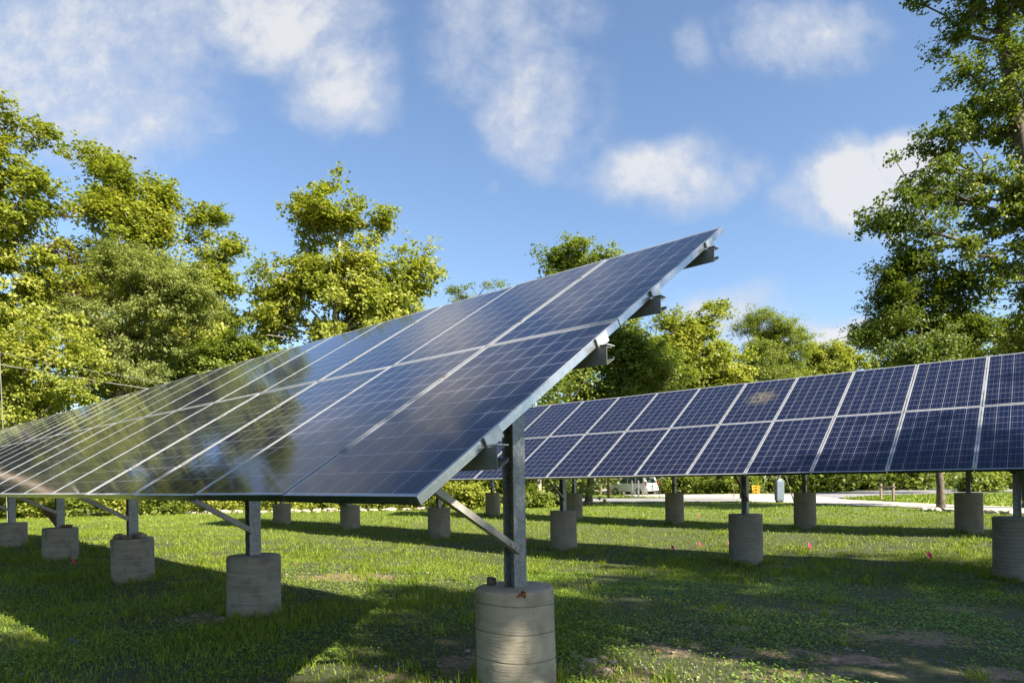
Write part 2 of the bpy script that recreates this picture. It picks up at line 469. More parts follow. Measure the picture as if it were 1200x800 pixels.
# farther away the turf itself reads green
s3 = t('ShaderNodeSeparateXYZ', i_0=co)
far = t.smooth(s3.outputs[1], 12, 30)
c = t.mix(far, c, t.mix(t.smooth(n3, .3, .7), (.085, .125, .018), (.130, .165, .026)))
t.put(b, 'Base Color', c); bump(t, b, t.math('ADD', n2, n3), .03, .7)
GROUND = m
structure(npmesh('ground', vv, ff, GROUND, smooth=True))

# roads: strips between a near and a far edge traced on the ground
m, t, b = mat('road_gravel', .95, (.4, .37, .32))
co = t('ShaderNodeTexCoord').outputs['Object']
c = t.mix(t.smooth(t.noise(co, .5, 5, .6), .35, .65), (.42, .38, .33), (.34, .31, .275))
c = t.mix(t.smooth(t.noise(co, 40, 4, .7), .4, .7), c, (.50, .46, .40))
t.put(b, 'Base Color', c); bump(t, b, t.noise(co, 30, 5), .02, .4); ROAD = m
m, t, b = mat('road_asphalt', .9, (.16, .16, .165))
co = t('ShaderNodeTexCoord').outputs['Object']
c = t.mix(t.smooth(t.noise(co, .6, 5, .6), .35, .65), (.20, .20, .205), (.26, .255, .25))
t.put(b, 'Base Color', c); bump(t, b, t.noise(co, 60, 4), .01, .4); ASPH = m


def strip(name, near, far, material, lift, k=70, rows=5):
    def samp(pl, s):
        pl = np.array(pl, float); d = np.r_[0, np.cumsum(np.hypot(*np.diff(pl, axis=0).T))]; d /= d[-1]
        return np.interp(s, d, pl[:, 0]), np.interp(s, d, pl[:, 1])
    s = np.linspace(0, 1, k)
    nx_, ny_ = samp([tuple(g(*q).xy) for q in near], s); fx_, fy_ = samp([tuple(g(*q).xy) for q in far], s)
    wob = .12 * np.sin(s * 55) + .1 * np.sin(s * 131 + 1)
    ny_ = ny_ + wob; w = np.linspace(0, 1, rows)[:, None]
    Xs = nx_ * (1 - w) + fx_ * w; Ys = ny_ * (1 - w) + fy_ * w
    V = np.stack([Xs, Ys, gz(Xs, Ys) + lift], -1).reshape(-1, 3)
    I = np.arange(rows * k).reshape(rows, k)
    F = np.stack([I[:-1, :-1], I[:-1, 1:], I[1:, 1:], I[1:, :-1]], -1).reshape(-1, 4)
    return structure(npmesh(name, V, F, material))


strip('road', [(640, 591), (700, 589.5), (800, 588.5), (880, 588), (950, 590), (1000, 592.3), (1100, 596.3), (1200, 600), (1420, 611)],
      [(640, 584.8), (700, 584), (780, 583.8), (797, 579.5), (880, 578.9), (955, 577.6), (985, 584.6), (1000, 586), (1100, 591), (1200, 594.6), (1420, 604)], ROAD, .03)
strip('side_road', [(950, 580.5), (985, 583.8), (1032, 580.2), (1115, 578.6), (1200, 575.5), (1350, 572)], [(950, 577.8), (984, 577), (1013, 574.2), (1100, 572.6), (1184, 570.2), (1350, 566)], ASPH, .045)
strip('driveway', [(690, 577), (715, 578.5), (760, 583.6), (800, 584)], [(690, 573), (715, 573.5), (765, 575.5), (800, 578.5)], ROAD, .05)
strip('grey_lane', [(640, 591.3), (700, 589.8), (800, 588.7), (870, 588.2)], [(640, 585.2), (700, 584.6), (780, 584.4), (870, 584.8)], ASPH, .06)  # darker grey strip laid over part of the road


def road_mask(x, y):
    """True where a blade would stand on a road (rough image-space bands evaluated on the ground)"""
    d = np.hypot(x, y); az = x / np.maximum(y, .1)
    # near road edge distance as a function of azimuth
    pts = [(640, 591), (800, 588.5), (880, 588), (950, 590), (1000, 592.3), (1100, 596.3), (1200, 600)]
    A = [unroll(*q)[0] for q in pts]; D = [g(*q).y for q in pts]
    return (az > A[0]) & (y > np.interp(az, A, D) - .15)


# ------------------------------------------------------------------ concrete piers
def pier_mesh(name, rad, h, sink, kind, seed):
    """poured pier with the wound seams of its form left in the surface"""
    r_ = np.random.default_rng(seed)
    seg = 56; pitch, depth, slope = {'A': (.185, .004, .10), 'B': (.055, .0045, .03), 'C': (.095, .003, .05)}[kind]
    rows = 200
    zs = np.linspace(-sink, h, rows); th = np.linspace(0, 2 * np.pi, seg, endpoint=False)
    T, Zz = np.meshgrid(th, zs)
    ph = ((Zz + slope * rad * np.cos(T - 1.0) + .006 * np.sin(3 * T)) / pitch + .35 * seed) % 1.0
    groove = np.exp(-((ph - .5) / {'A': .020, 'B': .10, 'C': .05}[kind]) ** 2)
    rr = rad * (1 + .006 * np.sin(2 * T + seed) + .012 * (1 - (Zz / h)) * .6) - depth * groove + .0012 * r_.standard_normal(T.shape)
    tp = np.clip((h - Zz) / .016, 0, 1); rr = rr - .012 * (1 - tp) ** 2
    P = np.stack([rr * np.cos(T), rr * np.sin(T), Zz], -1)
    vs = P.reshape(-1, 3).tolist(); fs = []
    for i in range(rows - 1):
        for k in range(seg):
            fs.append((i * seg + k, i * seg + (k + 1) % seg, (i + 1) * seg + (k + 1) % seg, (i + 1) * seg + k))
    b_ = MB(); b_.add(vs, fs, 0, True); b_.seam = groove.ravel().tolist()
    # slightly crowned top
    top = [(0, 0, h + .004)] + [(.5 * rad * math.cos(a), .5 * rad * math.sin(a), h + .003 + .002 * math.sin(3 * a)) for a in th]
    o = len(b_.v); b_.v += top; last = (rows - 1) * seg
    for k in range(seg):
        b_.f.append((o, o + 1 + k, o + 1 + (k + 1) % seg)); b_.f.append((o + 1 + k, last + k, last + (k + 1) % seg, o + 1 + (k + 1) % seg))
        b_.m += [0, 0]; b_.sm += [True, True]
    return b_


P0_1 = Vector((-0.3624, 2.4587, -0.0524 + EYE)); TILT = 0.570
P0_2 = Vector((6.0955, 8.4179, 0.0723 + EYE))


def row_frame(yaw): return Vector((-math.sin(yaw), math.cos(yaw), 0)), Vector((math.cos(yaw), math.sin(yaw), 0))


d2, h2 = row_frame(YAW2)
# third row: same rack, one row spacing farther north and 0.23 m higher
P0_3 = P0_2 + h2 * 7.25 + d2 * 0.0 + Vector((0, 0, .22))
PIERS = {1: [], 2: [], 3: []}
E1 = lambda z: z + EYE
RAW1 = [(.013, 4.411, -.723, .542), (-2.781, 6.838, -.742, .594), (-5.453, 9.159, -.723, .637), (-8.156, 11.507, -.704, .655), (-10.875, 13.869, -.722, .66), (-13.6, 16.23, -.72, .66)]
RAW2 = [(10.35, 6.74, -.62, .62), (7.40, 9.36, -.623, .625), (4.35, 11.93, -.665, .645), (1.16, 14.6, -.675, .615), (-1.99, 17.28, -.675, .605), (-5.05, 19.85, -.655, .635), (-8.09, 22.41, -.645, .645)]
RAW3 = [(14.1, 13.1, -.43, .62), (11.14, 15.59, -.43, .65), (8.25, 18.01, -.43, .63), (5.22, 20.56, -.45, .62), (2.24, 23.06, -.45, .62), (-.79, 25.61, -.42, .60)]
PIER_LABELS = {
    1: ['smooth pale concrete pier with a butterfly on it, the front one', 'grey concrete pier second from the front under the near array, leaf litter at its foot',
        'squat concrete pier with brown rocks on top under the near array', 'concrete pier with a rock and a board behind its post under the near array',
        'concrete pier at the left edge of the photo under the near array', 'concrete pier farthest along the near array'],
    2: ['concrete pier beyond the right edge of the photo, under the second array', 'dark concrete pier cut by the right edge of the photo under the second array', 'ribbed concrete pier right of the pink flags under the second array',
        'ribbed concrete pier directly right of the big front post under the second array', 'ribbed concrete pier seen behind the front brace, between brace and near panels',
        'short ribbed concrete pier below the front corner panel of the near array', 'farthest concrete pier of the second array, just right of the near array second post'],
    3: ['concrete pier beyond the right edge under the back array', 'tall ribbed concrete pier beside the right tree trunk under the back array', 'ribbed concrete pier right of the utility box under the back array',
        'ribbed concrete pier in front of the pale drive, right of the white vehicle', 'ribbed concrete pier half hidden behind another pier beside the tree trunk', 'farthest small concrete pier of the back array, left of the big front post']}
for row, raw in ((1, RAW1), (2, RAW2), (3, RAW3)):
    for i, (x, y, zt, dia) in enumerate(raw):
        dia = {1: .545, 2: .605, 3: .585}[row]
        base = gpt(x, y); h = zt + EYE - base.z
        kind, mm = ('A', CONC_A) if (row == 1 and i == 0) else (('C', CONC_C) if row == 1 else ('B', CONC_B))
        pm = pier_mesh('concrete_pier', dia / 2, h, .12, kind, row * 10 + i); o = pm.build('concrete_pier', mm)
        at_ = o.data.attributes.new('seam', 'FLOAT', 'POINT'); at_.data.foreach_set('value', pm.seam + [0.0] * (len(pm.v) - len(pm.seam)))
        o.location = base; o.rotation_euler = (0, 0, rnd.uniform(0, 6) if not (row == 1 and i == 0) else 0.0)
        if row == 1: o.rotation_euler = (R(rnd.uniform(-.6, .6)), R(-.9 if i == 0 else rnd.uniform(-.5, .5)), .3 * i)
        tag(o, PIER_LABELS[row][i], 'concrete pier', 'concrete piers under the arrays')
        PIERS[row].append((Vector((x, y, zt + EYE)), dia))


# ------------------------------------------------------------------ solar arrays
def panel_meshes():
    fr = MB(); th = .040; lip = .012
    for x0, x1, y0, y1 in ((0, lip, 0, PL), (PW - lip, PW, 0, PL), (lip, PW - lip, 0, lip), (lip, PW - lip, PL - lip, PL)):
        fr.box(((x0 + x1) / 2, (y0 + y1) / 2, -th / 2 + .002), (x1 - x0, y1 - y0, th))
    # extrusion grooves along the outer sides
    for k in range(3):
        zz = -.010 - k * .010
        fr.box((PW + .0006, PL / 2, zz), (.0012, PL, .0035)); fr.box((-.0006, PL / 2, zz), (.0012, PL, .0035))
    gl = MB()
    gl.add([(lip, lip, 0), (PW - lip, lip, 0), (PW - lip, PL - lip, 0), (lip, PL - lip, 0)], [(0, 1, 2, 3)], 0)
    gl.add([(lip, lip, -.006), (PW - lip, lip, -.006), (PW - lip, PL - lip, -.006), (lip, PL - lip, -.006)], [(3, 2, 1, 0)], 1)
    cl = MB()
    cl.box((PW + PGAP / 2, 0, .0045), (PGAP + .012, .04, .003)); cl.box((PW + PGAP / 2, 0, -.0185), (PGAP - .003, .10, .042))
    jb = MB(); jb.box((PW / 2, PL - .14, -.018), (.12, .09, .022))
    return fr, gl, cl, jb


fr, gl, cl_, jb = panel_meshes()
_f = fr.build('panel_frame', [ALU, ALU_SIDE, ALU_END_SHADED]); _f.data.polygons.foreach_set('material_index', [2 if abs(p_.normal.y) > .5 else 1 if abs(p_.normal.x) > .5 else 0 for p_ in _f.data.polygons]); _g = gl.build('solar_panel', [CELLS, BACKSHEET]); _c = cl_.build('mid_clamp', mat('dark_clamp', .5, (.22, .21, .19), .5)[0]); _j = jb.build('junction_box', BLACK)
ME_F, ME_G, ME_C, ME_J = _f.data, _g.data, _c.data, _j.data
ME_GS = ME_G.copy(); ME_GS.materials[0] = CELLS_PATCH
for o in (_f, _g, _c, _j): bpy.data.objects.remove(o)


def array_row(row, P0, yaw, k0, k1, label, posts, vpost):
    d, h = row_frame(yaw)
    root = thing('solar_array', label, 'solar array', (P0.x, P0.y, float(gz(P0.x, P0.y))), yaw - math.pi / 2, 'rows of solar panels on steel posts')
    zb = P0.z - root.location.z
    ct, st = math.cos(TILT), math.sin(TILT)
    def loc(k, s, nn): return Vector((-k * PITCH, s * ct - nn * st, zb + s * st + nn * ct))
    T = Matrix.Rotation(TILT, 4, 'X')
    r_ = random.Random(row)
    for k in range(k0, k1):
        for j in (0, 1):
            o = loc(k + 1, j * LROW, 0); o.x += PGAP / 2
            M = Matrix.Translation(o + Vector((r_.uniform(-.002, .002), 0, r_.uniform(-.002, .002)))) @ Matrix.Rotation(r_.uniform(-.004, .004), 4, 'Y') @ T
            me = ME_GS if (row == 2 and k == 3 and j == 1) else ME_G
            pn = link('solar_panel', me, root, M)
            if me is ME_GS: pn['label'] = 'panel with a yellowish patch on its glass'
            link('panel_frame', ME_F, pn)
            if row < 3 and k > k0 and k < k0 + 18: [link('mid_clamp', ME_C, pn, Matrix.Translation((0, s_, 0))) for s_ in (.42, 1.31)]
            link('junction_box', ME_J, pn)
    up = Vector((0, ct, st)); nrm = Vector((0, -st, ct))
    xe = .055; x1 = -k1 * PITCH
    PS = (.44, 1.48, 2.20, 3.14)
    for s in PS:
        # Z purlin with a vertical web and a sloped top flange
        o = Vector((xe - k0 * PITCH, s * ct + .042 * st, zb + s * st - .042 * ct))
        pb = MB(); hh = .098
        ax = Vector((x1 - xe + k0 * PITCH, 0, 0))
        pb.prism([(0, 0), (.005, 0), (.005, -hh), (0, -hh)], ax, o, (0, 1, 0), (0, 0, 1))                 # web
        pb.prism([(.0055, -.001), (.052, .003), (.052, -.002), (.0055, -.006)], ax, o, (0, 1, 0), (0, 0, 1))   # top flange
        pb.prism([(.0055, -hh), (.070, -hh + .036), (.070, -hh + .042), (.0055, -hh + .006)], ax, o, (0, 1, 0), (0, 0, 1))   # bottom flange folded up
        pb.prism([(.0705, -hh + .036), (.076, -hh + .036), (.076, -hh + .054), (.0705, -hh + .054)], ax, o, (0, 1, 0), (0, 0, 1))
        pb.build('purlin', STEEL, root)
        if row < 3:
            # end clip: plate against the frame side, foot on the purlin
            cb = MB(); q = loc(k0, s + .055, -.022) + Vector((.006, 0, 0))
            Mr = Matrix.Rotation(TILT, 3, 'X')
            cb.box(q, (.008, .115, .060), Mr)
            cb.box(loc(k0, s + .035, -.056) + Vector((.030, 0, .004)), (.058, .075, .005))
            cb.box(loc(k0, s + .055, .0035) + Vector((-.003, 0, 0)), (.018, .10, .004), Mr)
            cb.build('end_clip', CLAMP_M, root)
    # posts, rafters, braces
    zinv = root.matrix_basis.inverted()
    for (P, dia) in posts:
        rel = Matrix.Rotation(-(yaw - math.pi / 2), 4, 'Z') @ (P - root.location)
        x, y0 = rel.x, rel.y
        s_at = (y0 + .16 * st) / ct; ztop = zb + s_at * st - .16 * ct
        zl = rel.z + .002
        fw, dp, tk = .125, .098, .008
        pb = MB()
        for sx in (-1, 1): pb.box((x + sx * (dp / 2 - tk / 2), y0, (zl + ztop) / 2), (tk, fw, ztop - zl))
        pb.box((x, y0 + .004, (zl + ztop) / 2 - .001), (dp - 2 * tk - .001, tk, ztop - zl - .004))
        pb.build('post', GALV, root)
        rb = MB()
        rb.prism([(.25, -.17), (3.30, -.17), (3.30, -.235), (.25, -.235)], (.07, 0, 0), Vector((x - .035, 0, zb)), up, nrm)
        rb.build('rafter', STEEL, root)
        bb_ = MB()
        a = Vector((x + .055, y0 - fw / 2 + .03, zl + .255)); e = loc(0, .62, -.17); e.x = x + .055
        dv = (e - a); ln = dv.length; dv.normalize(); side = Vector((1, 0, 0)); un = side.cross(dv)
        if un.z < 0: un = -un
        bb_.prism([(0, -.03), (.006, -.03), (.006, .03), (0, .03)], dv * ln, a, side, un)
        bb_.prism([(.0065, -.03), (.045, -.03), (.045, -.024), (.0065, -.024)], dv * ln, a, side, un)
        for off in (.03, .09): bb_.tube([a + dv * off + side * .003, a + dv * off + side * .018], .011, 6)
        bb_.build('brace', BRACE_M, root)
    return root


array_row(1, P0_1, YAW1, 0, 27, 'nearest long row of tilted blue solar panels seen from its end, on grey steel posts', PIERS[1], 1.15)
array_row(2, P0_2, YAW2, -6, 21, 'second row of dark blue gridded solar panels running off to the right', PIERS[2], 1.05)
array_row(3, P0_3, YAW2, -6, 19, 'back row of solar panels hidden behind the second row, only its posts and shadow showing', PIERS[3], 1.05)


# ------------------------------------------------------------------ vegetation
DENS = 1.8
CLN, CLR, LEAFK = 1.9, .70, .70


def leaf_quads(cent, size, r_, up=.45, aspect=.8, outward=None):
    N = len(cent)
    nrm = r_.standard_normal((N, 3)); nrm /= np.linalg.norm(nrm, axis=1)[:, None]
    nrm[:, 2] = np.abs(nrm[:, 2]); nrm += np.array([0, 0, up])
    if outward is not None: nrm += .5 * outward
    nrm /= np.linalg.norm(nrm, axis=1)[:, None]
    a = np.cross(nrm, r_.standard_normal((N, 3))); a /= np.linalg.norm(a, axis=1)[:, None]
    a[:, 2] -= .25; a -= nrm * np.sum(a * nrm, 1)[:, None]; a /= np.linalg.norm(a, axis=1)[:, None]
    b = np.cross(nrm, a)
    s = (size * r_.uniform(.6, 1.25, N))[:, None]
    w = s * aspect * .5
    v0 = cent - a * s * .5; v2 = cent + a * s * .5
    v1 = cent + b * w + nrm * s * .10 - a * s * .08; v3 = cent - b * w + nrm * s * .10 - a * s * .08
    V = np.stack([v0, v1, v2, v3], 1).reshape(-1, 3); F = np.arange(4 * N).reshape(N, 4)
    return V, F


def fast_tubes(segs, sides=5):
    """segs: list of (p0,p1,r0,r1)"""
    P0 = np.array([s[0] for s in segs]); P1 = np.array([s[1] for s in segs]); r0 = np.array([s[2] for s in segs]); r1 = np.array([s[3] for s in segs])
    t = P1 - P0; L = np.linalg.norm(t, axis=1)[:, None] + 1e-9; t = t / L
    ref = np.where(np.abs(t[:, 2:3]) > .9, np.array([[1., 0, 0]]), np.array([[0, 0, 1.]]))
    a = np.cross(t, ref); a /= np.linalg.norm(a, axis=1)[:, None]; b = np.cross(t, a)
    P0 = P0 - t * np.minimum(r0[:, None] * .5, L * .2)
    th = np.linspace(0, 2 * np.pi, sides, endpoint=False)
    ring = a[:, None, :] * np.cos(th)[None, :, None] + b[:, None, :] * np.sin(th)[None, :, None]
    A = P0[:, None] + ring * r0[:, None, None]; B = P1[:, None] + ring * r1[:, None, None]
    V = np.concatenate([A, B], 1).reshape(-1, 3)
    base = np.arange(len(segs))[:, None] * (2 * sides); k = np.arange(sides); k2 = (k + 1) % sides
    F = np.stack([base + k, base + k2, base + k2 + sides, base + k + sides], -1).reshape(-1, 4)
    return V, F


def tree(name, label, base, blobs, ncl, lpc, leaf, lmat, bmat, trunk_r, seed, clr=.75, group=None, lead=.8, aspect=.8, cat='tree', up=.45, tip=.012, kink=.12, crown_name='crown', stem_name='trunk', flat=.65, start=.18, lobes=8.5):
    r_ = np.random.default_rng(seed)
    base = np.array(base, float)
    if cat == 'tree': ncl = int(ncl * CLN); lpc = lpc / CLN / LEAFK ** 1.6; clr *= CLR; leaf *= LEAFK
    B = np.array([list(c) + list(r) for c, r in blobs], float)
    vol = np.prod(B[:, 3:], axis=1); pr = vol / vol.sum()
    ids = r_.choice(len(B), ncl, p=pr)
    dirs = r_.standard_normal((ncl, 3)); dirs /= np.linalg.norm(dirs, axis=1)[:, None]
    rad = r_.uniform(0, 1, ncl) ** (1 / 3.4)
    if cat == 'tree' and lobes:
        # foliage sits in separate boughs with gaps between them
        nl = max(6, int(lobes * len(B))); li = np.r_[np.tile(np.arange(len(B)), 5), r_.choice(len(B), max(1, nl - 5 * len(B)), p=pr ** .7 / (pr ** .7).sum())]; nl = len(li)
        ld = r_.standard_normal((nl, 3)); ld /= np.linalg.norm(ld, axis=1)[:, None]
        lc = B[li, :3] + ld * (r_.uniform(.25, 1, nl) ** .5)[:, None] * B[li, 3:] * .74
        lr = B[li, 3:].mean(1) * r_.uniform(.28, .48, nl)
        pk = lr ** 2.2; own = r_.choice(nl, ncl, p=pk / pk.sum())
        cl = lc[own] + dirs * rad[:, None] * lr[own][:, None] * np.array([1.1, 1.1, .85])
    else: cl = B[ids, :3] + dirs * rad[:, None] * B[ids, 3:]
    if cat == 'tree':
        cl += dirs * (r_.exponential(.10, ncl) * (r_.uniform(0, 1, ncl) < .35))[:, None] * B[ids, 3:] * np.array([.8, .8, 1.2])
    cl[:, 2] = np.maximum(cl[:, 2], base[2] + .12)
    top = cl[:, 2].max(); cen = (B[:, :3] * vol[:, None]).sum(0) / vol.sum()
    H = top - base[2]
    # trunk
    nodes = []; par = []
    nt = max(6, int(H * lead / .9))
    wob = r_.standard_normal((2,)) * H * .015
    for i in range(nt + 1):
        f = i / nt
        q = base.copy(); q[2] += H * lead * f
        q[:2] += (cen[:2] - base[:2]) * f ** 1.4 + wob * math.sin(f * 5 + seed)
        nodes.append(q); par.append(i - 1)
    plen = [i * H * lead / nt for i in range(nt + 1)]
    tips = []
    order = np.argsort(np.linalg.norm((cl - cen) * np.array([1, 1, .6]), axis=1))
    zmin = base[2] + H * start
    for ci in order:
        c = cl[ci]; Nn = np.array(nodes)
        dd = np.linalg.norm(Nn - c, axis=1)
        cost = dd + .28 * np.array(plen) + 2.2 * np.maximum(0, Nn[:, 2] + .12 * dd - c[2]) + 6.0 * np.maximum(0, zmin - Nn[:, 2])
        j = int(np.argmin(cost)); d = dd[j]; ns = max(1, int(d / .9))
        p0 = Nn[j]; prev = j
        for s in range(1, ns + 1):
            f = s / ns; q = p0 + (c - p0) * f
            q[2] += math.sin(math.pi * f) * d * .10
            if s < ns: q = q + r_.standard_normal(3) * kink * min(1, d / ns)
            nodes.append(q); par.append(prev); plen.append(plen[prev] + d / ns); prev = len(nodes) - 1
        tips.append(prev)
    cnt = np.zeros(len(nodes))
    for ti in tips: cnt[ti] += 1
    for i in range(len(nodes) - 1, 0, -1): cnt[par[i]] += cnt[i]
    rr = np.maximum(tip, trunk_r * (np.maximum(cnt, .5) / ncl) ** .47)
    hgt = np.array([nd[2] for nd in nodes]) - base[2]
    segs = []
    for i in range(1, len(nodes)):
        a, b_ = par[i], i
        ra = rr[a] if (a <= nt and b_ <= nt) else min(rr[a], rr[b_] * 1.45)
        if b_ <= nt:
            fl = 1 + .45 * math.exp(-hgt[a] / (.8 * trunk_r * 4 + .05)); fl2 = 1 + .45 * math.exp(-hgt[b_] / (.8 * trunk_r * 4 + .05))
        else: fl = fl2 = 1
        segs.append((nodes[a] - (np.array([0, 0, .15]) if a == 0 else 0), nodes[b_], ra * fl, rr[b_] * fl2))
    root = thing(name, label, cat, tuple(base), 0, group)
    V, F = fast_tubes(segs, 7 if trunk_r > .1 else 5)
    npmesh(stem_name, V - base, F, bmat, root, True)
    # leaves
    k = r_.poisson(lpc, ncl)
    cs = clr * r_.uniform(.6, 1.25, ncl)
    nsp = np.maximum(1, np.round(k * DENS / 9).astype(int)); sid = np.repeat(np.arange(ncl), nsp)
    sp = cl[sid] + r_.standard_normal((len(sid), 3)) * np.array([.55, .55, .55 * flat]) * cs[sid][:, None]
    idx = np.repeat(np.arange(len(sp)), r_.poisson(9, len(sp)))
    P = sp[idx] + r_.standard_normal((len(idx), 3)) * np.array([.75, .75, .55]) * leaf
    ow = (P - cen); ow /= np.linalg.norm(ow, axis=1)[:, None] + 1e-6
    P[:, 2] = np.maximum(P[:, 2], base[2] + .05)
    V, F = leaf_quads(P, leaf, r_, up, aspect, ow)
    npmesh(crown_name, V - base, F, lmat, root)
    return root


def blob(u, v, ru, rv, D, rd=None):
    c = at(u, v, D); k = D / FPX
    return (tuple(c), (ru * k, (rd if rd else min(ru, rv * 1.2) * k), rv * k))


def tbase(u, D):
    a, _ = unroll(u, 580); return gpt(a * D, D)


TG = 'trees around the lawn'
tree('sycamore_tree', 'tall yellow-green tree cut by the left edge of the photo', tbase(-18, 31),
     [blob(0, 150, 46, 58, 31), blob(8, 240, 54, 70, 31), blob(-50, 200, 90, 130, 31), blob(-5, 330, 85, 70, 31), blob(20, 410, 80, 60, 30), blob(-70, 380, 90, 90, 31)], 330, 78, .27, L_YEL, BARK, .30, 11, .8, TG)
tree('sycamore_tree', 'tall bright yellow-green tree with a broad top behind the cool green tree on the left', tbase(160, 45),
     [blob(148, 205, 46, 42, 45), blob(175, 250, 46, 50, 45), blob(125, 265, 45, 55, 45), blob(165, 330, 90, 60, 45), blob(170, 420, 100, 60, 45)], 330, 74, .34, L_YEL, BARK_PALE, .32, 12, 1.1, TG)
tree('sycamore_tree', 'slim yellow-green tree rising right of the broad left tree', tbase(240, 47),
     [blob(243, 256, 16, 34, 47), blob(258, 295, 22, 36, 47), blob(238, 340, 34, 40, 47), blob(240, 400, 44, 50, 47)], 130, 74, .34, L_YEL, BARK_PALE, .22, 13, 1.0, TG)
tree('locust_tree', 'cool green feathery tree with a dark forked trunk in front of the tall left trees', tbase(128, 34),
     [blob(150, 322, 70, 40, 34), blob(200, 355, 62, 44, 34), blob(112, 370, 56, 42, 34), blob(165, 400, 74, 32, 34), blob(150, 440, 70, 24, 34)], 240, 120, .20, L_COOL, BARK, .20, 14, .85, TG, aspect=.5, flat=.4)
tree('sycamore_tree', 'big spreading yellow-green tree with bare white limbs above the middle of the near array', tbase(398, 42),
     [blob(385, 245, 38, 32, 42), blob(372, 275, 60, 42, 42), blob(430, 262, 28, 30, 42), blob(345, 325, 56, 42, 42), blob(405, 335, 55, 50, 42), blob(480, 325, 44, 32, 42), blob(315, 370, 42, 36, 42), blob(420, 390, 90, 50, 42)],
     330, 62, .33, L_YEL, BARK_PALE, .34, 15, .95, TG)
tree('walnut_tree', 'feathery sprigs of a low tree poking over the top edge of the near array', tbase(556, 44),
     [blob(548, 345, 26, 16, 44), blob(575, 338, 28, 10, 44), blob(560, 380, 45, 30, 44)], 60, 60, .28, L_MID, BARK, .14, 16, .7, TG, aspect=.4, flat=.3)
tree('oak_tree', 'rounded green tree top showing above the middle of the near array', tbase(682, 48),
     [blob(674, 300, 36, 24, 48), blob(706, 312, 34, 24, 48), blob(655, 318, 26, 22, 48), blob(660, 345, 42, 32, 48), blob(680, 400, 70, 50, 48)], 200, 74, .30, L_PALE, BARK, .25, 17, .95, TG)
tree('maple_tree', 'mid green bushy tree right of the near array top corner', tbase(689, 40),
     [blob(735, 415, 62, 40, 40), blob(690, 430, 55, 35, 40), blob(760, 445, 60, 35, 40), blob(715, 465, 70, 30, 40)], 210, 90, .25, L_MID, BARK, .20, 18, .8, TG)
tree('sycamore_tree', 'yellow-green tree with ragged top between the near array corner and the pale tree', tbase(871.5, 44),
     [blob(800, 385, 34, 28, 44), blob(840, 372, 22, 20, 44), blob(815, 420, 58, 34, 44), blob(785, 440, 50, 36, 44), blob(840, 450, 45, 32, 44)], 190, 74, .30, L_YEL, BARK, .22, 19, .85, TG)
tree('willow_tree', 'pale feathery green tree above the second array, left of the sky gap', tbase(905, 64),
     [blob(893, 380, 26, 26, 64), blob(925, 400, 36, 26, 64), blob(885, 425, 40, 34, 64), blob(930, 435, 50, 26, 64)], 210, 95, .29, L_PALE, BARK, .22, 20, .9, TG, aspect=.4)
tree('sapling_tree', 'low golden-green tree in the gap left of the dark right tree', tbase(972, 68),
     [blob(968, 418, 42, 18, 68), blob(990, 434, 38, 22, 68), blob(945, 436, 50, 22, 68)], 190, 80, .32, L_YEL, BARK, .16, 21, .9, TG)
tree('cottonwood_tree', 'very tall tree with arching limbs at the right edge of the photo', tbase(1214, 26),
     [blob(1150, 30, 50, 50, 26), blob(1120, 80, 34, 28, 26), blob(1190, 110, 62, 80, 26), blob(1120, 205, 52, 42, 26), blob(1075, 240, 48, 34, 26), blob(1160, 240, 44, 50, 26), blob(1060, 285, 46, 22, 26),
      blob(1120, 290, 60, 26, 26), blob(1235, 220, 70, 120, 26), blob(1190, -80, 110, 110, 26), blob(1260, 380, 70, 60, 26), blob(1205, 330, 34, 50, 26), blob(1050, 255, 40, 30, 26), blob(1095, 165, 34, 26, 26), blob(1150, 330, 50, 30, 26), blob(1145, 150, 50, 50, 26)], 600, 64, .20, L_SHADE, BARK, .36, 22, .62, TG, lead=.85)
tree('ash_tree', 'dark shaded green tree low on the right, in front of the very tall tree', tbase(1100, 25.2),
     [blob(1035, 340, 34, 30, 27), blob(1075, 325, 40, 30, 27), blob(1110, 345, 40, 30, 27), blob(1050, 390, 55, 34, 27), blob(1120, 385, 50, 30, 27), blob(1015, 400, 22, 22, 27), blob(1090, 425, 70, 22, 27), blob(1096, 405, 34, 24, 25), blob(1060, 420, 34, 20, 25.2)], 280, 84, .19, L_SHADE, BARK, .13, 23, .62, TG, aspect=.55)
tree('maple_tree', 'yellow-green tree behind the second array at the right edge', tbase(1195, 46),
     [blob(1160, 410, 40, 24, 46), blob(1200, 395, 50, 30, 46), blob(1240, 420, 50, 40, 46), blob(1185, 440, 60, 20, 46)], 150, 74, .30, L_YEL, BARK, .2, 24, .9, TG)
tree('maple_tree', 'low yellow-green leafy tree above the far end of the near array at the left', tbase(-40, 27.5),
     [blob(30, 440, 60, 46, 27.5), blob(85, 455, 42, 32, 27.5), blob(-30, 430, 60, 60, 27.5), blob(60, 400, 46, 30, 28), blob(30, 490, 70, 25, 27.5)], 130, 80, .19, L_YEL, BARK, .15, 25, .62, TG)
tree('elm_tree', 'low leafy tree in the dip below the slim left tree', tbase(285, 40),
     [blob(280, 405, 40, 26, 40), blob(225, 425, 50, 30, 40), blob(320, 420, 36, 24, 40), blob(180, 440, 50, 26, 38), blob(265, 450, 80, 30, 40)], 200, 84, .27, L_MID, BARK, .17, 26, .8, TG)
tree('sumac_tree', 'small reddish-tinged tree between the left edge tree and the cool green tree', tbase(78, 37),
     [blob(75, 262, 14, 12, 37), blob(72, 300, 26, 22, 37), blob(75, 350, 40, 40, 37)], 60, 60, .24, L_RED, BARK, .10, 27, .6, TG)
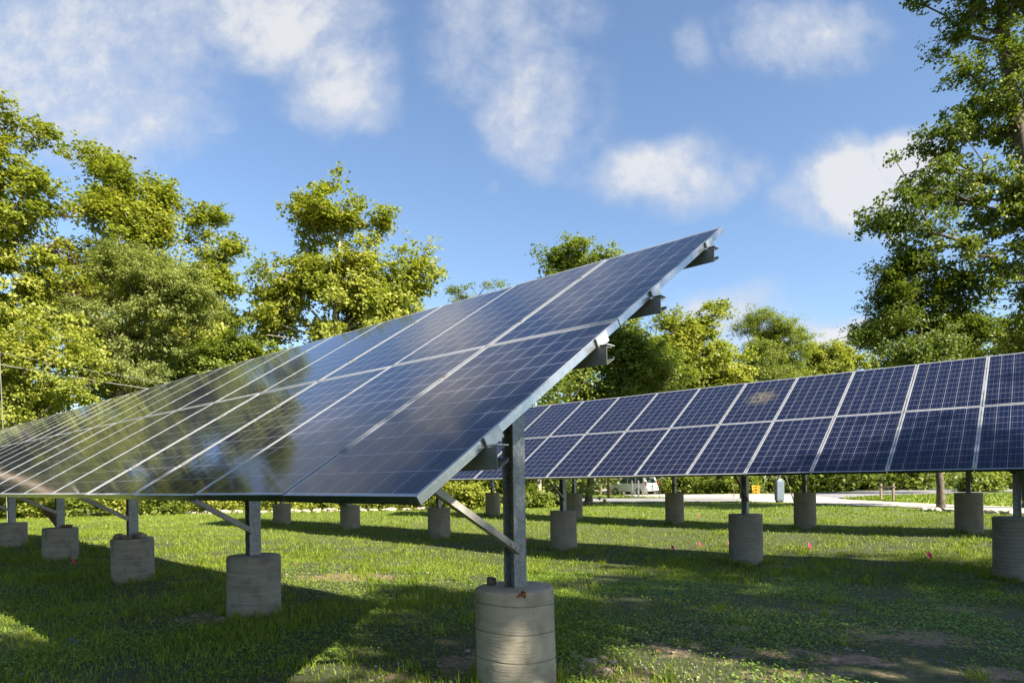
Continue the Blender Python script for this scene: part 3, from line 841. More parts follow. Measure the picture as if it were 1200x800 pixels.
# trees beyond the frame: the ones whose shade falls over the front of the lawn, and those the left panels mirror
off = {}
off['a'] = tree('sycamore_tree', 'tall leafy tree standing right of the photographer, shading the front of the lawn', gpt(14.6, -2.2),
     [((12.8, -1.6, 8.6), (3.6, 3.0, 2.2)), ((16.5, -4, 9.5), (3.4, 3.2, 3.2)), ((15.8, -2, 12.5), (3.2, 3.0, 2.6))], 210, 42, .27, L_MID, BARK, .32, 31, .9, TG)


tree('shade_birch', 'unseen slender tree behind the photographer, its crown shaped to dapple the grass by the front pier', gpt(9.6, -1.8),  # unseen tree, small crowns placed where their shade dapples the lawn
     [((9.3, -2.36, 10.0), (1.1, 1.1, 1.0)), ((10.85, -2.5, 11.5), (1.2, 1.2, 1.1)), ((9.3, -.5, 8.6), (1.2, 1.2, 1.1))], 75, 34, .22, L_MID, BARK_PALE, .12, 33, .6, TG)
tree('shade_birch', 'unseen leafy tree behind the photographer, added to shade the near left grass', gpt(5.4, -4.6),  # unseen tree, added and shaped to shade the near left grass
     [((5.4, -4.06, 10.0), (1.2, 1.2, 1.1)), ((5.75, -4.8, 11.4), (1.3, 1.3, 1.1)), ((4.0, -3.6, 8.8), (1.1, 1.1, 1.0)), ((5.6, -3.5, 9.0), (.8, .8, .8)), ((5.0, -4.9, 9.4), (1.1, 1.1, .9)), ((5.4, -3.13, 9.0), (1.0, 1.0, .8)), ((6.7, -3.3, 9.0), (.9, .9, .8)), ((5.0, -3.36, 10.0), (1.1, 1.1, .9))], 200, 40, .22, L_MID, BARK, .12, 34, .6, TG)


def shade_tree(src, x, y, s, rz, label):
    r = copy_tree(off[src]); r.location = gpt(x, y); r.scale = (s, s, s); r.rotation_euler = (0, 0, rz); r['label'] = label


shade_tree('a', 21.8, -2.2, 1.0, 2.0, 'second tall tree right of the photographer, beyond the right edge')
shade_tree('a', -34, 24, 1.15, 1.2, 'tall tree outside the left edge, beside the far end of the near array')
shade_tree('a', -42, 36, 1.25, 3.0, 'tall tree outside the left edge, farther back')

shade_tree('a', -29.5, 31, .95, 4.4, 'leafy tree just outside the left edge beside the tall cut-off tree')
shade_tree('a', -38, 43, 1.1, .6, 'leafy tree outside the left edge behind the tall cut-off tree')
shade_tree('a', -46, 20, 1.1, 5.0, 'tall tree outside the left edge, nearer the array than the others')
shade_tree('a', -56, 34, 1.2, 2.2, 'tall tree outside the left edge, farthest to the left')
# undergrowth and far woodland: nobody could count these
def mass(name, cents, lpc, clr, leaf, lmat, seed, flat=.7):
    r_ = np.random.default_rng(seed); k = r_.poisson(lpc, len(cents)); idx = np.repeat(np.arange(len(cents)), k)
    P = cents[idx] + r_.standard_normal((len(idx), 3)) * np.array([.5, .5, .5 * flat]) * clr
    P[:, 2] = np.maximum(P[:, 2], gz(P[:, 0], P[:, 1]) + .03)
    V, F = leaf_quads(P, leaf, r_, .4)
    return stuff(npmesh(name, V, F, lmat))


r_ = np.random.default_rng(77)
cs = []
for _ in range(2600):
    az = r_.uniform(-.98, 1.05); D = r_.uniform(56, 84)
    hmax = 9.5 if az < .42 else 7.5
    z = EYE - 1.4 + hmax * r_.uniform(0, 1) ** .9 * (.75 + .25 * math.sin(az * 23))
    if .17 < az < .30 and D < 72 and z < 3.0: continue
    cs.append((az * D, D, z))
for _ in range(2600):
    an = r_.uniform(-2.15, -.775); D = r_.uniform(52, 76); cs.append((math.sin(an) * D, math.cos(an) * D, EYE - 1.4 + 13 * r_.uniform(0, 1)))
tag(mass('woodland', np.array(cs), 34, 1.5, .46, L_MID, 78), 'dense green woodland behind the lawn and road', 'woodland')
cs = []
for _ in range(1300):   # under the left trees, behind the stone edging
    u = r_.uniform(-140, 690); D = r_.uniform(35.5, 42) if u > 100 else r_.uniform(31.5, 38)
    a, _b = unroll(u, 570); z = float(gz(a * D, D)) + r_.uniform(.1, 1) ** 1.2 * (7.5 if u < 340 else 4.8)
    cs.append((a * D, D, z))
tag(mass('undergrowth', np.array(cs), 40, .95, .26, L_MID, 79), 'dense undergrowth below the left trees', 'undergrowth')

SG = 'low shrubs along the wood edge'
SHR = [(30, 31, 1.3, L_YEL, 'yellow-green shrub at the far left behind the stone edging'), (80, 31.5, 1.1, L_MID, 'green shrub behind the stone edging right of the far left shrub'),
       (135, 32, 1.2, L_YEL, 'yellow-green shrub above the squat pier with rocks'), (190, 32.5, 1.35, L_MID, 'green shrub behind the stone edging left of the second near post'),
       (245, 33, 1.2, L_YEL, 'yellow-green shrub behind the brace of the second near post'), (330, 33.5, 1.3, L_YEL, 'yellow-green shrub behind the farthest pier of the second array'),
       (385, 34, 1.0, L_MID, 'green shrub between two piers under the near array front panels'), (440, 34, 1.2, L_PALE, 'pale shrub left of the corner of the near array'),
       (492, 34, 1.1, L_MID, 'green shrub straight below the near array corner'), (536, 33.4, 1.7, L_YEL, 'upright yellow-green sapling seen just above the front brace'),
       (556, 33.0, 1.2, L_YEL, 'small bright shrub left of the big front post, above the brace'), (622, 34, 1.3, L_MID, 'leafy green shrub right of the big front post'), (650, 35.5, 1.6, L_DARK, 'dark green shrub left of the nearer tree trunk')]
for i, (u, D, hgt, lm, lab) in enumerate(SHR):
    bs = tbase(u, D); w = hgt * .75
    tree('shrub', lab, bs, [((bs.x, bs.y, bs.z + hgt * .45), (w, w * .8, hgt * .5)), ((bs.x + w * .5, bs.y, bs.z + hgt * .35), (w * .7, w * .6, hgt * .35))], 46, 46, .15, lm, BARK, .03, 200 + i, .34, SG, cat='shrub', start=.02, stem_name='stem', crown_name='foliage', tip=.006)
SHR2 = [(800, 60, 2.2, L_MID, 'leafy green bush across the road right of the white vehicle'), (838, 61, 2.0, L_SHADE, 'green bush across the road between two posts'), (868, 61, 1.9, L_MID, 'green bush across the road behind the yellow sign'),
        (935, 62, 2.0, L_SHADE, 'green bush across the road right of the utility box'), (975, 63, 2.2, L_DARK, 'dark bush across the road left of the wooden rail'), (1010, 64, 2.0, L_MID, 'leafy green bush across the road behind the wooden rail'),
        (1070, 64, 2.4, L_SHADE, 'green bush across the road left of the right tree trunk'), (1150, 52, 1.6, L_MID, 'leafy green bush on the grass right of the tall ribbed pier'), (1185, 60, 2.6, L_MID, 'tall leafy bush across the road at the right edge')]
for i, (u, D, hgt, lm, lab) in enumerate(SHR2):
    bs = tbase(u, D); w = hgt * .9
    tree('shrub', lab, bs, [((bs.x, bs.y, bs.z + hgt * .45), (w, w * .8, hgt * .5)), ((bs.x - w * .6, bs.y, bs.z + hgt * .35), (w * .7, w * .6, hgt * .35))], 50, 44, .26, lm, BARK, .04, 240 + i, .5, SG, cat='shrub', start=.02, stem_name='stem', crown_name='foliage', tip=.008)


# bare trunks under the canopy
def trunk(u, vbase, rad, hh, bmat, label, seed, lean=0.0, D=None):
    bs = g(u, vbase) if D is None else tbase(u, D)
    r__ = random.Random(seed); b_ = MB(); pts = []; rads = []
    for i in range(9):
        f = i / 8; pts.append(bs + Vector((lean * hh * f + r__.uniform(-.03, .03), r__.uniform(-.03, .03), -.1 + hh * f))); rads.append(rad * (1 + .5 * math.exp(-f * 9)) * (1 - .45 * f))
    root = thing('tree', label, 'tree', tuple(bs), 0, 'trees along the drive')
    b_.tube([q - bs for q in pts], rads, 9); b_.build('trunk', bmat, root)
    top = np.array(pts[-1]); rr_ = np.random.default_rng(seed)
    cl = top + rr_.standard_normal((60, 3)) * np.array([1.6, 1.6, 1.3]) + np.array([0, 0, 1.2])
    segs = [(np.array(pts[-1 - (i % 4)]), c, .03, .01) for i, c in enumerate(cl[:26])]
    V, F = fast_tubes(segs, 5); npmesh('limb', V - np.array(bs), F, bmat, root)
    idx = np.repeat(np.arange(60), 70); P = cl[idx] + rr_.standard_normal((len(idx), 3)) * .5
    V, F = leaf_quads(P, .22, rr_, .4); npmesh('crown', V - np.array(bs), F, L_MID, root)


trunk(633, 594, .16, 5.0, BARK_PALE, 'tree with a pale trunk just right of the big front post', 6, -.02)


# ------------------------------------------------------------------ grass
def blades(n_, x, y, h, w, r_, lean=.5):
    z = gz(x, y); th = r_.uniform(0, 2 * np.pi, n_); la = r_.uniform(0, 2 * np.pi, n_); le = np.abs(r_.normal(0, lean, n_)) * h
    cx, sx = np.cos(th) * w * .5, np.sin(th) * w * .5
    P = np.stack([x, y, z - .004], -1); W_ = np.stack([cx, sx, np.zeros(n_)], -1); Ld = np.stack([np.cos(la), np.sin(la), np.zeros(n_)], -1)
    up = np.array([0, 0, 1.])
    mid = P + up * (h * .6)[:, None] + Ld * (le * .35)[:, None]; tipp = P + up * h[:, None] + Ld * le[:, None]
    V = np.stack([P - W_, P + W_, mid + W_ * .75, tipp, mid - W_ * .75], 1).reshape(-1, 3)
    i = np.arange(n_)[:, None] * 5
    return V, i


def lowfreq(x, y): return .5 + .25 * np.sin(1.7 * x + 1.1 * np.sin(.9 * y)) + .25 * np.sin(1.3 * y - .8 * x + 1.5 * np.sin(.7 * x))


GV, GF3, GF4 = [], [], []
off_ = 0
for (d0, d1, dens_, h0, w0) in ((3.2, 7.5, 2900, .033, .0075), (7.5, 13, 1300, .037, .010), (13, 22, 460, .042, .014), (22, 36, 140, .055, .024), (36, 62, 26, .08, .05)):
    area = .5 * (d1 ** 2 - d0 ** 2) * 1.9
    n_ = int(area * dens_)
    dd = np.sqrt(rng.uniform(d0 ** 2, d1 ** 2, n_)); az = rng.uniform(-1.0, .95, n_)
    x = az * dd; y = dd
    keep = rng.uniform(0, 1, n_) > .9 * soil_mask(x, y) * (.4 + .8 * lowfreq(x * 7, y * 7))
    keep &= rng.uniform(0, 1, n_) < .25 + .9 * lowfreq(x * 2.6, y * 2.6)
    keep &= ~road_mask(x, y)
    x, y = x[keep], y[keep]
    # clump: pull blades towards tuft centres
    x = x + .03 * np.sin(y * 47) * (dd[keep] < 13); n_ = len(x)
    fr = np.clip((x - .6) / .8, 0, 1) * np.clip((10.5 - y) / 2, 0, 1)      # thin, low turf on the right front
    k = rng.uniform(0, 1, n_) > .55 * fr
    x, y, fr = x[k], y[k], fr[k]; n_ = len(x)
    h = h0 * rng.lognormal(0, .38, n_) * (.55 + .8 * lowfreq(x * 1.5, y * 1.5)) * (1 - .45 * fr)
    V, i = blades(n_, x, y, h, w0 * rng.uniform(.7, 1.4, n_), rng, .65)
    GV.append(V); GF4.append(np.concatenate([i, i + 1, i + 2, i + 4], 1) + off_); GF3.append(np.concatenate([i + 4, i + 2, i + 3], 1) + off_); off_ += len(V)
for _ in range(420):
    dd_ = math.sqrt(rng.uniform(3.2 ** 2, 14 ** 2)); a_ = rng.uniform(-.95, .95); n_ = int(rng.uniform(14, 46))
    if a_ * dd_ > .8 and dd_ < 9 and rng.random() < .6: continue
    x = a_ * dd_ + rng.normal(0, .05, n_); y = dd_ + rng.normal(0, .05, n_)
    V, i = blades(n_, x, y, rng.uniform(.05, .12, n_), rng.uniform(.006, .010, n_) * (1 if dd_ < 8 else 1.5), rng, .7)
    GV.append(V); GF4.append(np.concatenate([i, i + 1, i + 2, i + 4], 1) + off_); GF3.append(np.concatenate([i + 4, i + 2, i + 3], 1) + off_); off_ += len(V)
ISL = [((989, 1250), [(989, 584.4), (1032, 581), (1115, 579.2), (1250, 576.5)], [(989, 585.2), (1000, 585.6), (1100, 590.4), (1250, 596.5)], 5200),
       ((700, 782), [(700, 578.6), (745, 580.5), (782, 584)], [(700, 584), (760, 584.2), (782, 584.3)], 900)]
for (ur, topl, botl, n_) in ISL:
    uu = rng.uniform(ur[0], ur[1], n_); lo_ = np.interp(uu, [q[0] for q in topl], [q[1] for q in topl]); hi_ = np.interp(uu, [q[0] for q in botl], [q[1] for q in botl])
    pq_ = [g(a, b__) for a, b__ in zip(uu, rng.uniform(lo_, hi_))]
    x = np.array([q.x for q in pq_]); y = np.array([q.y for q in pq_])
    V, i = blades(n_, x, y, .09 * rng.lognormal(0, .4, n_), .07 * rng.uniform(.7, 1.4, n_), rng, .6)
    GV.append(V); GF4.append(np.concatenate([i, i + 1, i + 2, i + 4], 1) + off_); GF3.append(np.concatenate([i + 4, i + 2, i + 3], 1) + off_); off_ += len(V)
# longer grass left uncut at the foot of each pier and post
for row in (1, 2, 3):
    for (P, dia) in PIERS[row]:
        n_ = 420 if row == 1 else 260
        a = rng.uniform(0, 2 * np.pi, n_); rr = dia / 2 + .012 + np.abs(rng.normal(0, .05, n_)); x = P.x + rr * np.cos(a); y = P.y + rr * np.sin(a)
        k = lowfreq(x * 9, y * 9) > .42; x, y = x[k], y[k]; n_ = len(x)
        V, i = blades(n_, x, y, rng.uniform(.05, .15, n_), rng.uniform(.006, .011, n_) * (1 if row == 1 else 1.6), rng, .5)
        GV.append(V); GF4.append(np.concatenate([i, i + 1, i + 2, i + 4], 1) + off_); GF3.append(np.concatenate([i + 4, i + 2, i + 3], 1) + off_); off_ += len(V)
V = np.concatenate(GV); F4 = np.concatenate(GF4); F3 = np.concatenate(GF3)
me = bpy.data.meshes.new('grass'); me.vertices.add(len(V)); me.vertices.foreach_set('co', V.astype(np.float32).ravel())
lp = np.concatenate([F4.ravel(), F3.ravel()]).astype(np.int32); me.loops.add(len(lp)); me.loops.foreach_set('vertex_index', lp)
ls = np.concatenate([np.arange(len(F4)) * 4, len(F4) * 4 + np.arange(len(F3)) * 3]).astype(np.int32)
me.polygons.add(len(ls)); me.polygons.foreach_set('loop_start', ls); me.materials.append(L_GRASS); me.update(calc_edges=True)
tag(stuff(link('grass', me)), 'short green lawn grass all over the ground', 'grass')
# broad-leaved weeds and clover in the front
n_ = 190000
dd = np.sqrt(rng.uniform(3.2 ** 2, 10.5 ** 2, n_)); az = rng.uniform(-.95, .95, n_); x = az * dd; y = dd
k = (rng.uniform(0, 1, n_) < np.clip((lowfreq(x * 1.9 + 4, y * 1.9) - .25) * 2.2, 0, 1) * np.where(x > 0.4, 1, .45)) & (rng.uniform(0, 1, n_) > .5 * soil_mask(x, y))
x, y = x[k], y[k]
P = np.stack([x, y, gz(x, y) + rng.uniform(.01, .04, len(x))], -1)
V, F = leaf_quads(P, rng.uniform(.014, .032, len(P)), rng, 1.4, .85)
tag(stuff(npmesh('weeds', V, F, L_WEED)), 'broad-leaved weeds among the front grass', 'weeds')
n_ = 900
dd = np.sqrt(rng.uniform(3.2 ** 2, 16 ** 2, n_)); az = rng.uniform(-.95, .95, n_); x = az * dd; y = dd
P = np.stack([x, y, gz(x, y) + .025], -1); V, F = leaf_quads(P, .06, rng, 2.5, .6)
tag(stuff(npmesh('fallen_leaves', V, F, L_LITTER)), 'scattered brown fallen leaves on the grass', 'fallen leaves')


# ------------------------------------------------------------------ stones
def rock_mb(r_, sx, sy, sz, sub=2, jag=.18):
    bm = bmesh.new(); bmesh.ops.create_icosphere(bm, subdivisions=sub, radius=1)
    ph = [r_.uniform(0, 6) for _ in range(6)]
    for v in bm.verts:
        q = v.co
        k = 1 + jag * (math.sin(q.x * 3.1 + ph[0]) * math.sin(q.y * 2.7 + ph[1]) + .6 * math.sin(q.z * 4.3 + ph[2] + q.x * 2) + .4 * math.sin(q.y * 6 + ph[3]))
        c_ = 1.0 / max(abs(q.x), abs(q.y), abs(q.z)); k *= (1 + .35 * (min(c_, 1.5) - 1))
        v.co = Vector((q.x * sx * k, q.y * sy * k, q.z * sz * k))
    b_ = MB(); b_.add([v.co for v in bm.verts], [tuple(v.index for v in f.verts) for f in bm.faces]); bm.free()
    return b_


gr_v = []; gr_f = []
def gravel_patch(n_, u, v, ru, rv, smin, smax, r_):
    c = g(u, v); a = g(u + ru, v); b_ = g(u, v + rv); rx, ry = abs(a.x - c.x), abs(b_.y - c.y)
    for _ in range(n_):
        an = r_.uniform(0, 6.28); q = math.sqrt(r_.uniform(0, 1)); x, y = c.x + rx * q * math.cos(an), c.y + ry * q * math.sin(an)
        s = r_.uniform(smin, smax) * (1 if r_.random() < .9 else 1.8)
        mbb = rock_mb(r_, s, s * r_.uniform(.7, 1.1), s * .6, 1, .2); o = len(gr_v); z = float(gz(x, y)); ra = r_.uniform(0, 6); ca, sa = math.cos(ra), math.sin(ra)
        gr_v.extend([(x + p_[0] * ca - p_[1] * sa, y + p_[0] * sa + p_[1] * ca, z + s * .25 + p_[2]) for p_ in mbb.v]); gr_f.extend([tuple(o + i for i in f) for f in mbb.f])


gr = random.Random(9)
for (u, v, ru, rv, k) in SOIL: gravel_patch(int(110 * k), u, v, ru * 1.5, rv * 1.5, .004, .011, gr)
gravel_patch(50, 685, 780, 50, 18, .006, .018, gr); gravel_patch(50, 535, 770, 36, 26, .006, .014, gr); gravel_patch(50, 250, 724, 45, 10, .006, .015, gr)
gravel_patch(40, 430, 676, 110, 9, .008, .018, gr)
npm = npmesh('gravel', np.array(gr_v), np.array(gr_f), PEBBLE); tag(stuff(npm), 'small pale gravel on the bare soil patches', 'gravel')

RG = 'loose stones on the ground near the front pier'
STN = [(692, 777, .075, 'largest pale stone on the ground right of the front pier'), (706, 771, .035, None), (718, 777, .04, None), (682, 783, .045, None), (676, 769, .03, None), (713, 787, .04, None), (548, 764, .045, 'pale stone in the dark grass left of the front pier'),
       (258, 727, .07, 'pale stone at the foot of the second pier of the near array'), (244, 722, .04, None), (272, 729, .04, None), (458, 702, .045, 'flat white stone alone in the grass between the first two near piers'), (488, 701, .04, 'small pinkish stone in the grass left of the front pier')]
for i, (u, v, s, lab) in enumerate(STN):
    q = g(u, v); o = rock_mb(random.Random(60 + i), s * .75, s * .6, s * .42).build('stone', PEBBLE); o.location = q + Vector((0, 0, s * .16)); o.rotation_euler = (0, 0, i * 1.3)
    tag(o, lab or 'small grey pebble beside a larger stone on the bare soil by a pier', 'stone', RG)
# rocks laid on pier tops
def top_rock(pier, dx, dy, s, flat, label, i, m=ROCK):
    P, dia = pier; o = rock_mb(random.Random(90 + i), s, s * .75, s * flat).build('rock', m); o.location = P + Vector((dx, dy, s * flat * .8)); o.rotation_euler = (0, 0, i)
    tag(o, label, 'rock', 'rocks on the pier tops')
top_rock(PIERS[1][2], -.15, -.10, .075, .5, 'flat dark rock left of the post on the squat pier', 1)
top_rock(PIERS[1][2], .02, -.17, .08, .4, 'flat brown rock in front of the post on the squat pier', 2)
top_rock(PIERS[1][2], .16, -.08, .08, .6, 'rounded brown rock right of the post on the squat pier', 3)
top_rock(PIERS[1][3], .15, -.04, .09, .4, 'reddish rock right of the post on the pier with the board', 4, WOOD_RED)
top_rock(PIERS[1][0], -.17, .06, .042, .8, 'dark lump beside the front post on the front pier top', 5, BARK)
P, _d = PIERS[1][3]
b_ = MB(); b_.box((0, 0, 0), (.09, .05, .46)); o = bevel(b_.build('board', WOOD_RED), .008); o.location = P + Vector((-.19, .06, .19)); o.rotation_euler = (R(-6), R(-32), .4)
tag(o, 'short brown board leaning on the post of the fourth near pier', 'board')

EG = 'stone edging along the wood edge'
line = [(-60, 606.5), (60, 604), (200, 602.5), (330, 600.5), (450, 598.5), (560, 596)]
Pts = [g(*q) for q in line]; rs = random.Random(3)
acc = 0
for a, b_ in zip(Pts, Pts[1:]):
    L_ = (b_ - a).length; s = 0
    while s < L_:
        w = rs.uniform(.45, 1.15); q = a + (b_ - a) * ((s + w / 2) / L_); ang = math.atan2(b_.y - a.y, b_.x - a.x)
        hgt = rs.uniform(.08, .13)
        o = rock_mb(rs, w * .40, rs.uniform(.16, .24), hgt, 2, .10).build('edging_stone', STONE); o.location = gpt(q.x, q.y + rs.uniform(-.1, .1)) + Vector((0, 0, hgt * .55)); o.rotation_euler = (0, 0, ang + rs.uniform(-.12, .12))
        tag(o, 'pale limestone block in the low edging row below the left shrubs', 'edging stone', EG); s += w * rs.uniform(.82, 1.0)
line = [(1080, 598.5), (1120, 600), (1160, 601.5), (1215, 604)]
Pts = [g(*q) for q in line]
for a, b_ in zip(Pts, Pts[1:]):
    L_ = (b_ - a).length; s = 0
    while s < L_:
        w = rs.uniform(.2, .42); q = a + (b_ - a) * ((s + w / 2) / L_)
        o = rock_mb(rs, w * .5, .14, .10, 2, .2).build('edging_stone', STONE); o.location = gpt(q.x, q.y + rs.uniform(-.2, .2)) + Vector((0, 0, .05)); o.rotation_euler = (0, 0, rs.uniform(0, 3))
        tag(o, 'rough pale rubble stone in the short row beside the road at the right edge', 'edging stone', 'rubble row at the right edge'); s += w * .8
# creeping plants over the edging
cs = []
for _ in range(420):
    u = rs.uniform(-40, 570); v0 = np.interp(u, [q[0] for q in [(-60, 606.5), (60, 604), (200, 602.5), (330, 600.5), (450, 598.5), (560, 596)]], [606.5, 604, 602.5, 600.5, 598.5, 596]) 
    q = g(u, v0 + rs.uniform(-.8, .7)); cs.append((q.x, q.y + rs.uniform(-.2, 1.4), q.z + rs.uniform(.05, .5)))
tag(mass('ground_cover', np.array(cs), 16, .32, .11, L_YEL, 81), 'leafy ground cover creeping over the stone edging', 'ground cover')

# ------------------------------------------------------------------ small things on the lawn
def flag(u, v, label, s=1.0, az=0.3):
    q = g(u, v + 5); root = thing('marker_flag', label, 'marker flag', tuple(q), az, 'pink marker flags in the lawn')
    b_ = MB(); b_.tube([(0, 0, -.03), (.004, 0, .07), (.012, .004, .15 * s)], .0016, 5); b_.build('wire', mat('wire', .4, (.3, .3, .3), .6)[0] if 'wire' not in bpy.data.materials else bpy.data.materials['wire'], root)
    f_ = MB(); vs = []; nx_ = 5
    for i in range(nx_):
        for j in range(3):
            a = i / (nx_ - 1); vs.append((.012 + a * .06 * s, .016 * math.sin(a * 4) * a, (.15 - .075 * j / 2 - .055 * a * a) * s))
    f_.add(vs, [(i * 3 + j, i * 3 + j + 1, (i + 1) * 3 + j + 1, (i + 1) * 3 + j) for i in range(nx_ - 1) for j in range(2)], 0, True)
    f_.build('flag_sheet', PINK, root)


FS = .85
for (u, v, lab, s) in [(84, 659, 'bright pink marker flag in dark grass left of the squat pier', 1.1), (461, 617, 'tiny pink marker flag in the lit strip left of the brace', 1.2), (617, 632, 'pink marker flag peeking out right of the big front post', 1.2),
                       (786, 641, 'leftmost pink marker flag of the three in front of the second array', 1.2), (819, 637, 'pink marker flag in the middle of the three in front of the second array', 1.3), (853, 637, 'pink marker flag touching the left side of a ribbed pier', 1.3),
                       (947, 640, 'pink marker flag on the grass right of the ribbed pier', 1.4), (1086, 652, 'pink marker flag farthest right, in the half-shaded grass', 1.4), (818, 602, 'faint pink marker flag far back behind the shadow strip', 1.3)]:
    flag(u, v, lab, s * FS, rnd.uniform(-.4, 1.0))
chip = mat('blue_chip', .5, (.05, .07, .38))[0]
for i, (u, v) in enumerate([(83, 755), (89, 758), (26, 797), (902, 682), (918, 687), (908, 692), (965, 692), (788, 699), (804, 697), (1104, 781)]):
    b_ = MB(); b_.box((0, 0, 0), (.022, .014, .006)); o = b_.build('plastic_chip', chip); o.location = g(u, v) + Vector((0, 0, .045)); o.rotation_euler = (.3, .2, i)
    tag(o, 'tiny blue plastic chip lying in the grass', 'litter', 'blue plastic chips in the grass')

# butterfly resting on the front pier
P, dia = PIERS[1][0]
bq = at(611, 696.5, P.y - dia / 2 * .985)
bf = thing('butterfly', 'orange and black butterfly resting on the side of the front pier', 'butterfly', tuple(bq + Vector((0, -.008, 0))))
b_ = MB(); b_.tube([(-.012, 0, .010), (-.002, -.002, 0), (.012, 0, -.012)], [.0022, .004, .0015], 7); b_.build('body', BLACK, bf)
m, t, b = mat('wing', .6, (.5, .12, .02)); co = t('ShaderNodeTexCoord').outputs['Object']
t.put(b, 'Base Color', t.mix(t.smooth(t.noise(co, 90, 2), .47, .53), (.02, .012, .01), (.42, .09, .015))); WING = m
for sgn in (1, -1):
    w_ = MB(); pts = [(0, 0, 0), (-.006, -.012, .026), (.012, -.018, .034), (.030, -.016, .020), (.026, -.012, .004), (.034, -.012, -.010), (.018, -.006, -.020)]
    if sgn < 0: pts = [(-x_ * .95 - z_ * .25, y_ * .7, -z_ * .45 - .3 * x_ + .004) for x_, y_, z_ in pts]
    w_.add(pts, [(0, 1, 2), (0, 2, 3), (0, 3, 4), (0, 4, 5), (0, 5, 6)]); w_.build('wing', WING, bf)

# utility box by the road
q = g(913.5, 589)
ub = thing('utility_box', 'blue-grey metal utility box on a stub post beside the road', 'utility box', tuple(q), .1)
b_ = MB(); b_.box((0, 0, .70), (.44, .30, 1.12)); bevel(b_.build('cabinet', BOXGREY, ub), .02)
b_ = MB(); b_.box((0, -.154, .70), (.36, .008, 1.0)); b_.box((.14, -.162, .72), (.03, .012, .10)); bevel(b_.build('door', BOXGREY, ub), .003)
b_ = MB(); b_.box((0, 0, .07), (.34, .22, .22)); b_.build('base', mat('dark_base', .8, (.06, .06, .06))[0], ub)
b_ = MB(); b_.box((.02, 0, 1.31), (.20, .16, .10)); b_.tube([(.02, 0, 1.36), (.02, 0, 1.75)], .05, 10); b_.tube([(.02, 0, 1.52), (.02, 0, 1.60)], .085, 12); b_.build('meter_head', mat('pale_plastic', .5, (.34, .36, .37))[0], ub)
b_ = MB(); b_.tube([(.95, .1, -.05), (.30, .1, 1.85)], .035, 8); b_.build('strut', BARK, ub)

# yellow folding sign
q = g(886, 579)
ys_ = thing('folding_sign', 'yellow folding sign with black slots standing by the road left of the utility box', 'sign', tuple(q), -.15)
for sgn in (-1, 1):
    Mx = Matrix.Rotation(R(14 * sgn), 3, 'X'); b_ = MB()
    hh = .80
    for (x, z, w, h) in ((-.22, .40, .07, hh), (.22, .40, .07, hh), (0, .74, .37, .12), (0, .50, .37, .10), (0, .26, .37, .10)):
        b_.box(Mx @ Vector((x, 0, z)) + Vector((0, sgn * -.24 + .0, 0)), (w, .03, h), Mx)
    bevel(b_.build('leg_frame', YELLOW, ys_), .008)
b_ = MB(); b_.tube([(.26, 0, .78), (.50, -.25, 0)], .022, 6); b_.build('prop', BLACK, ys_)

# wooden rail, split fences, marker posts
def rail(u0, v0, u1, v1, h, label, bars, post=.105):
    a, b__ = g(u0, v0), g(u1, v1); root = thing('wooden_rail', label, 'wooden fence', tuple(a), 0, None); d = b__ - a
    for q in (Vector((0, 0, 0)), d):
        b_ = MB(); b_.box(q + Vector((0, 0, h / 2 - .1)), (post, post, h + .2)); bevel(b_.build('post', WOOD, root), .015)
    for z in bars:
        b_ = MB(); dn = d.normalized(); b_.tube([Vector((0, -post * .5 - .03, z)) - dn * .12, Vector((0, -post * .5 - .03, z)) + d + dn * .12], .042, 7); b_.build('rail', WOOD, root)


rail(1032.5, 586.3, 1047, 587.3, .98, 'low wooden barrier of two posts and a bar on the grass between the roads', [.80])
rail(696, 579, 704.5, 580.5, 1.15, 'short split-rail fence left of the white vehicle', [.5, .95])
rail(766, 576.5, 777.5, 576.5, 1.25, 'split-rail fence right of the white vehicle', [.6, 1.0])


def marker(u, v, h, w, m_, label, cat='post'):
    q = g(u, v); b_ = MB(); b_.box((0, 0, h / 2 - .1), (w, w, h + .2)); b_.prism([(-w / 2, 0), (w / 2, 0), (0, w * .5)], (0, w, 0), (0, -w / 2, h + .0005), (1, 0, 0), (0, 0, 1)); o = bevel(b_.build('marker_post', m_), .01); o.location = q
    tag(o, label, cat, 'posts along the drive')


marker(741, 583.4, 1.35, .11, WHITE_P, 'left of two slim white posts in front of the white vehicle')
marker(748.5, 583.8, 1.35, .11, WHITE_P, 'right of two slim white posts in front of the white vehicle')
marker(713, 584, 1.9, .18, WOOD_RED, 'dark red-brown square post in front of the white vehicle')
marker(1012.5, 574.5, 1.2, .12, BOXGREY, 'thin grey post across the side road, above the wooden barrier')
marker(860, 583, 1.0, .05, BARK, 'thin dark stake by the road left of the yellow sign')

# ------------------------------------------------------------------ white vehicle parked by the drive
vq = g(742, 579.5)
van = thing('parked_car', 'white minivan parked beside the drive, seen from its rear corner under the second array', 'car', tuple(vq), math.atan2(.80, -.60))
CARP, t, b = mat('white_car_paint', .3, (.72, .72, .70)); b.inputs['Coat Weight'].default_value = .6
GLASS = mat('car_glass', .06, (.02, .03, .035), 0, .8)[0]
TAIL = mat('tail_light', .25, (.35, .01, .01))[0]; TRIM = mat('grey_trim', .6, (.13, .13, .135))[0]; RIM = mat('wheel_rim', .35, (.5, .5, .5), .7)[0]


def section(x, half):
    # side profile: half width at heights
    return [(x, half, .32), (x, half + .02, .75), (x, half - .01, 1.0)]


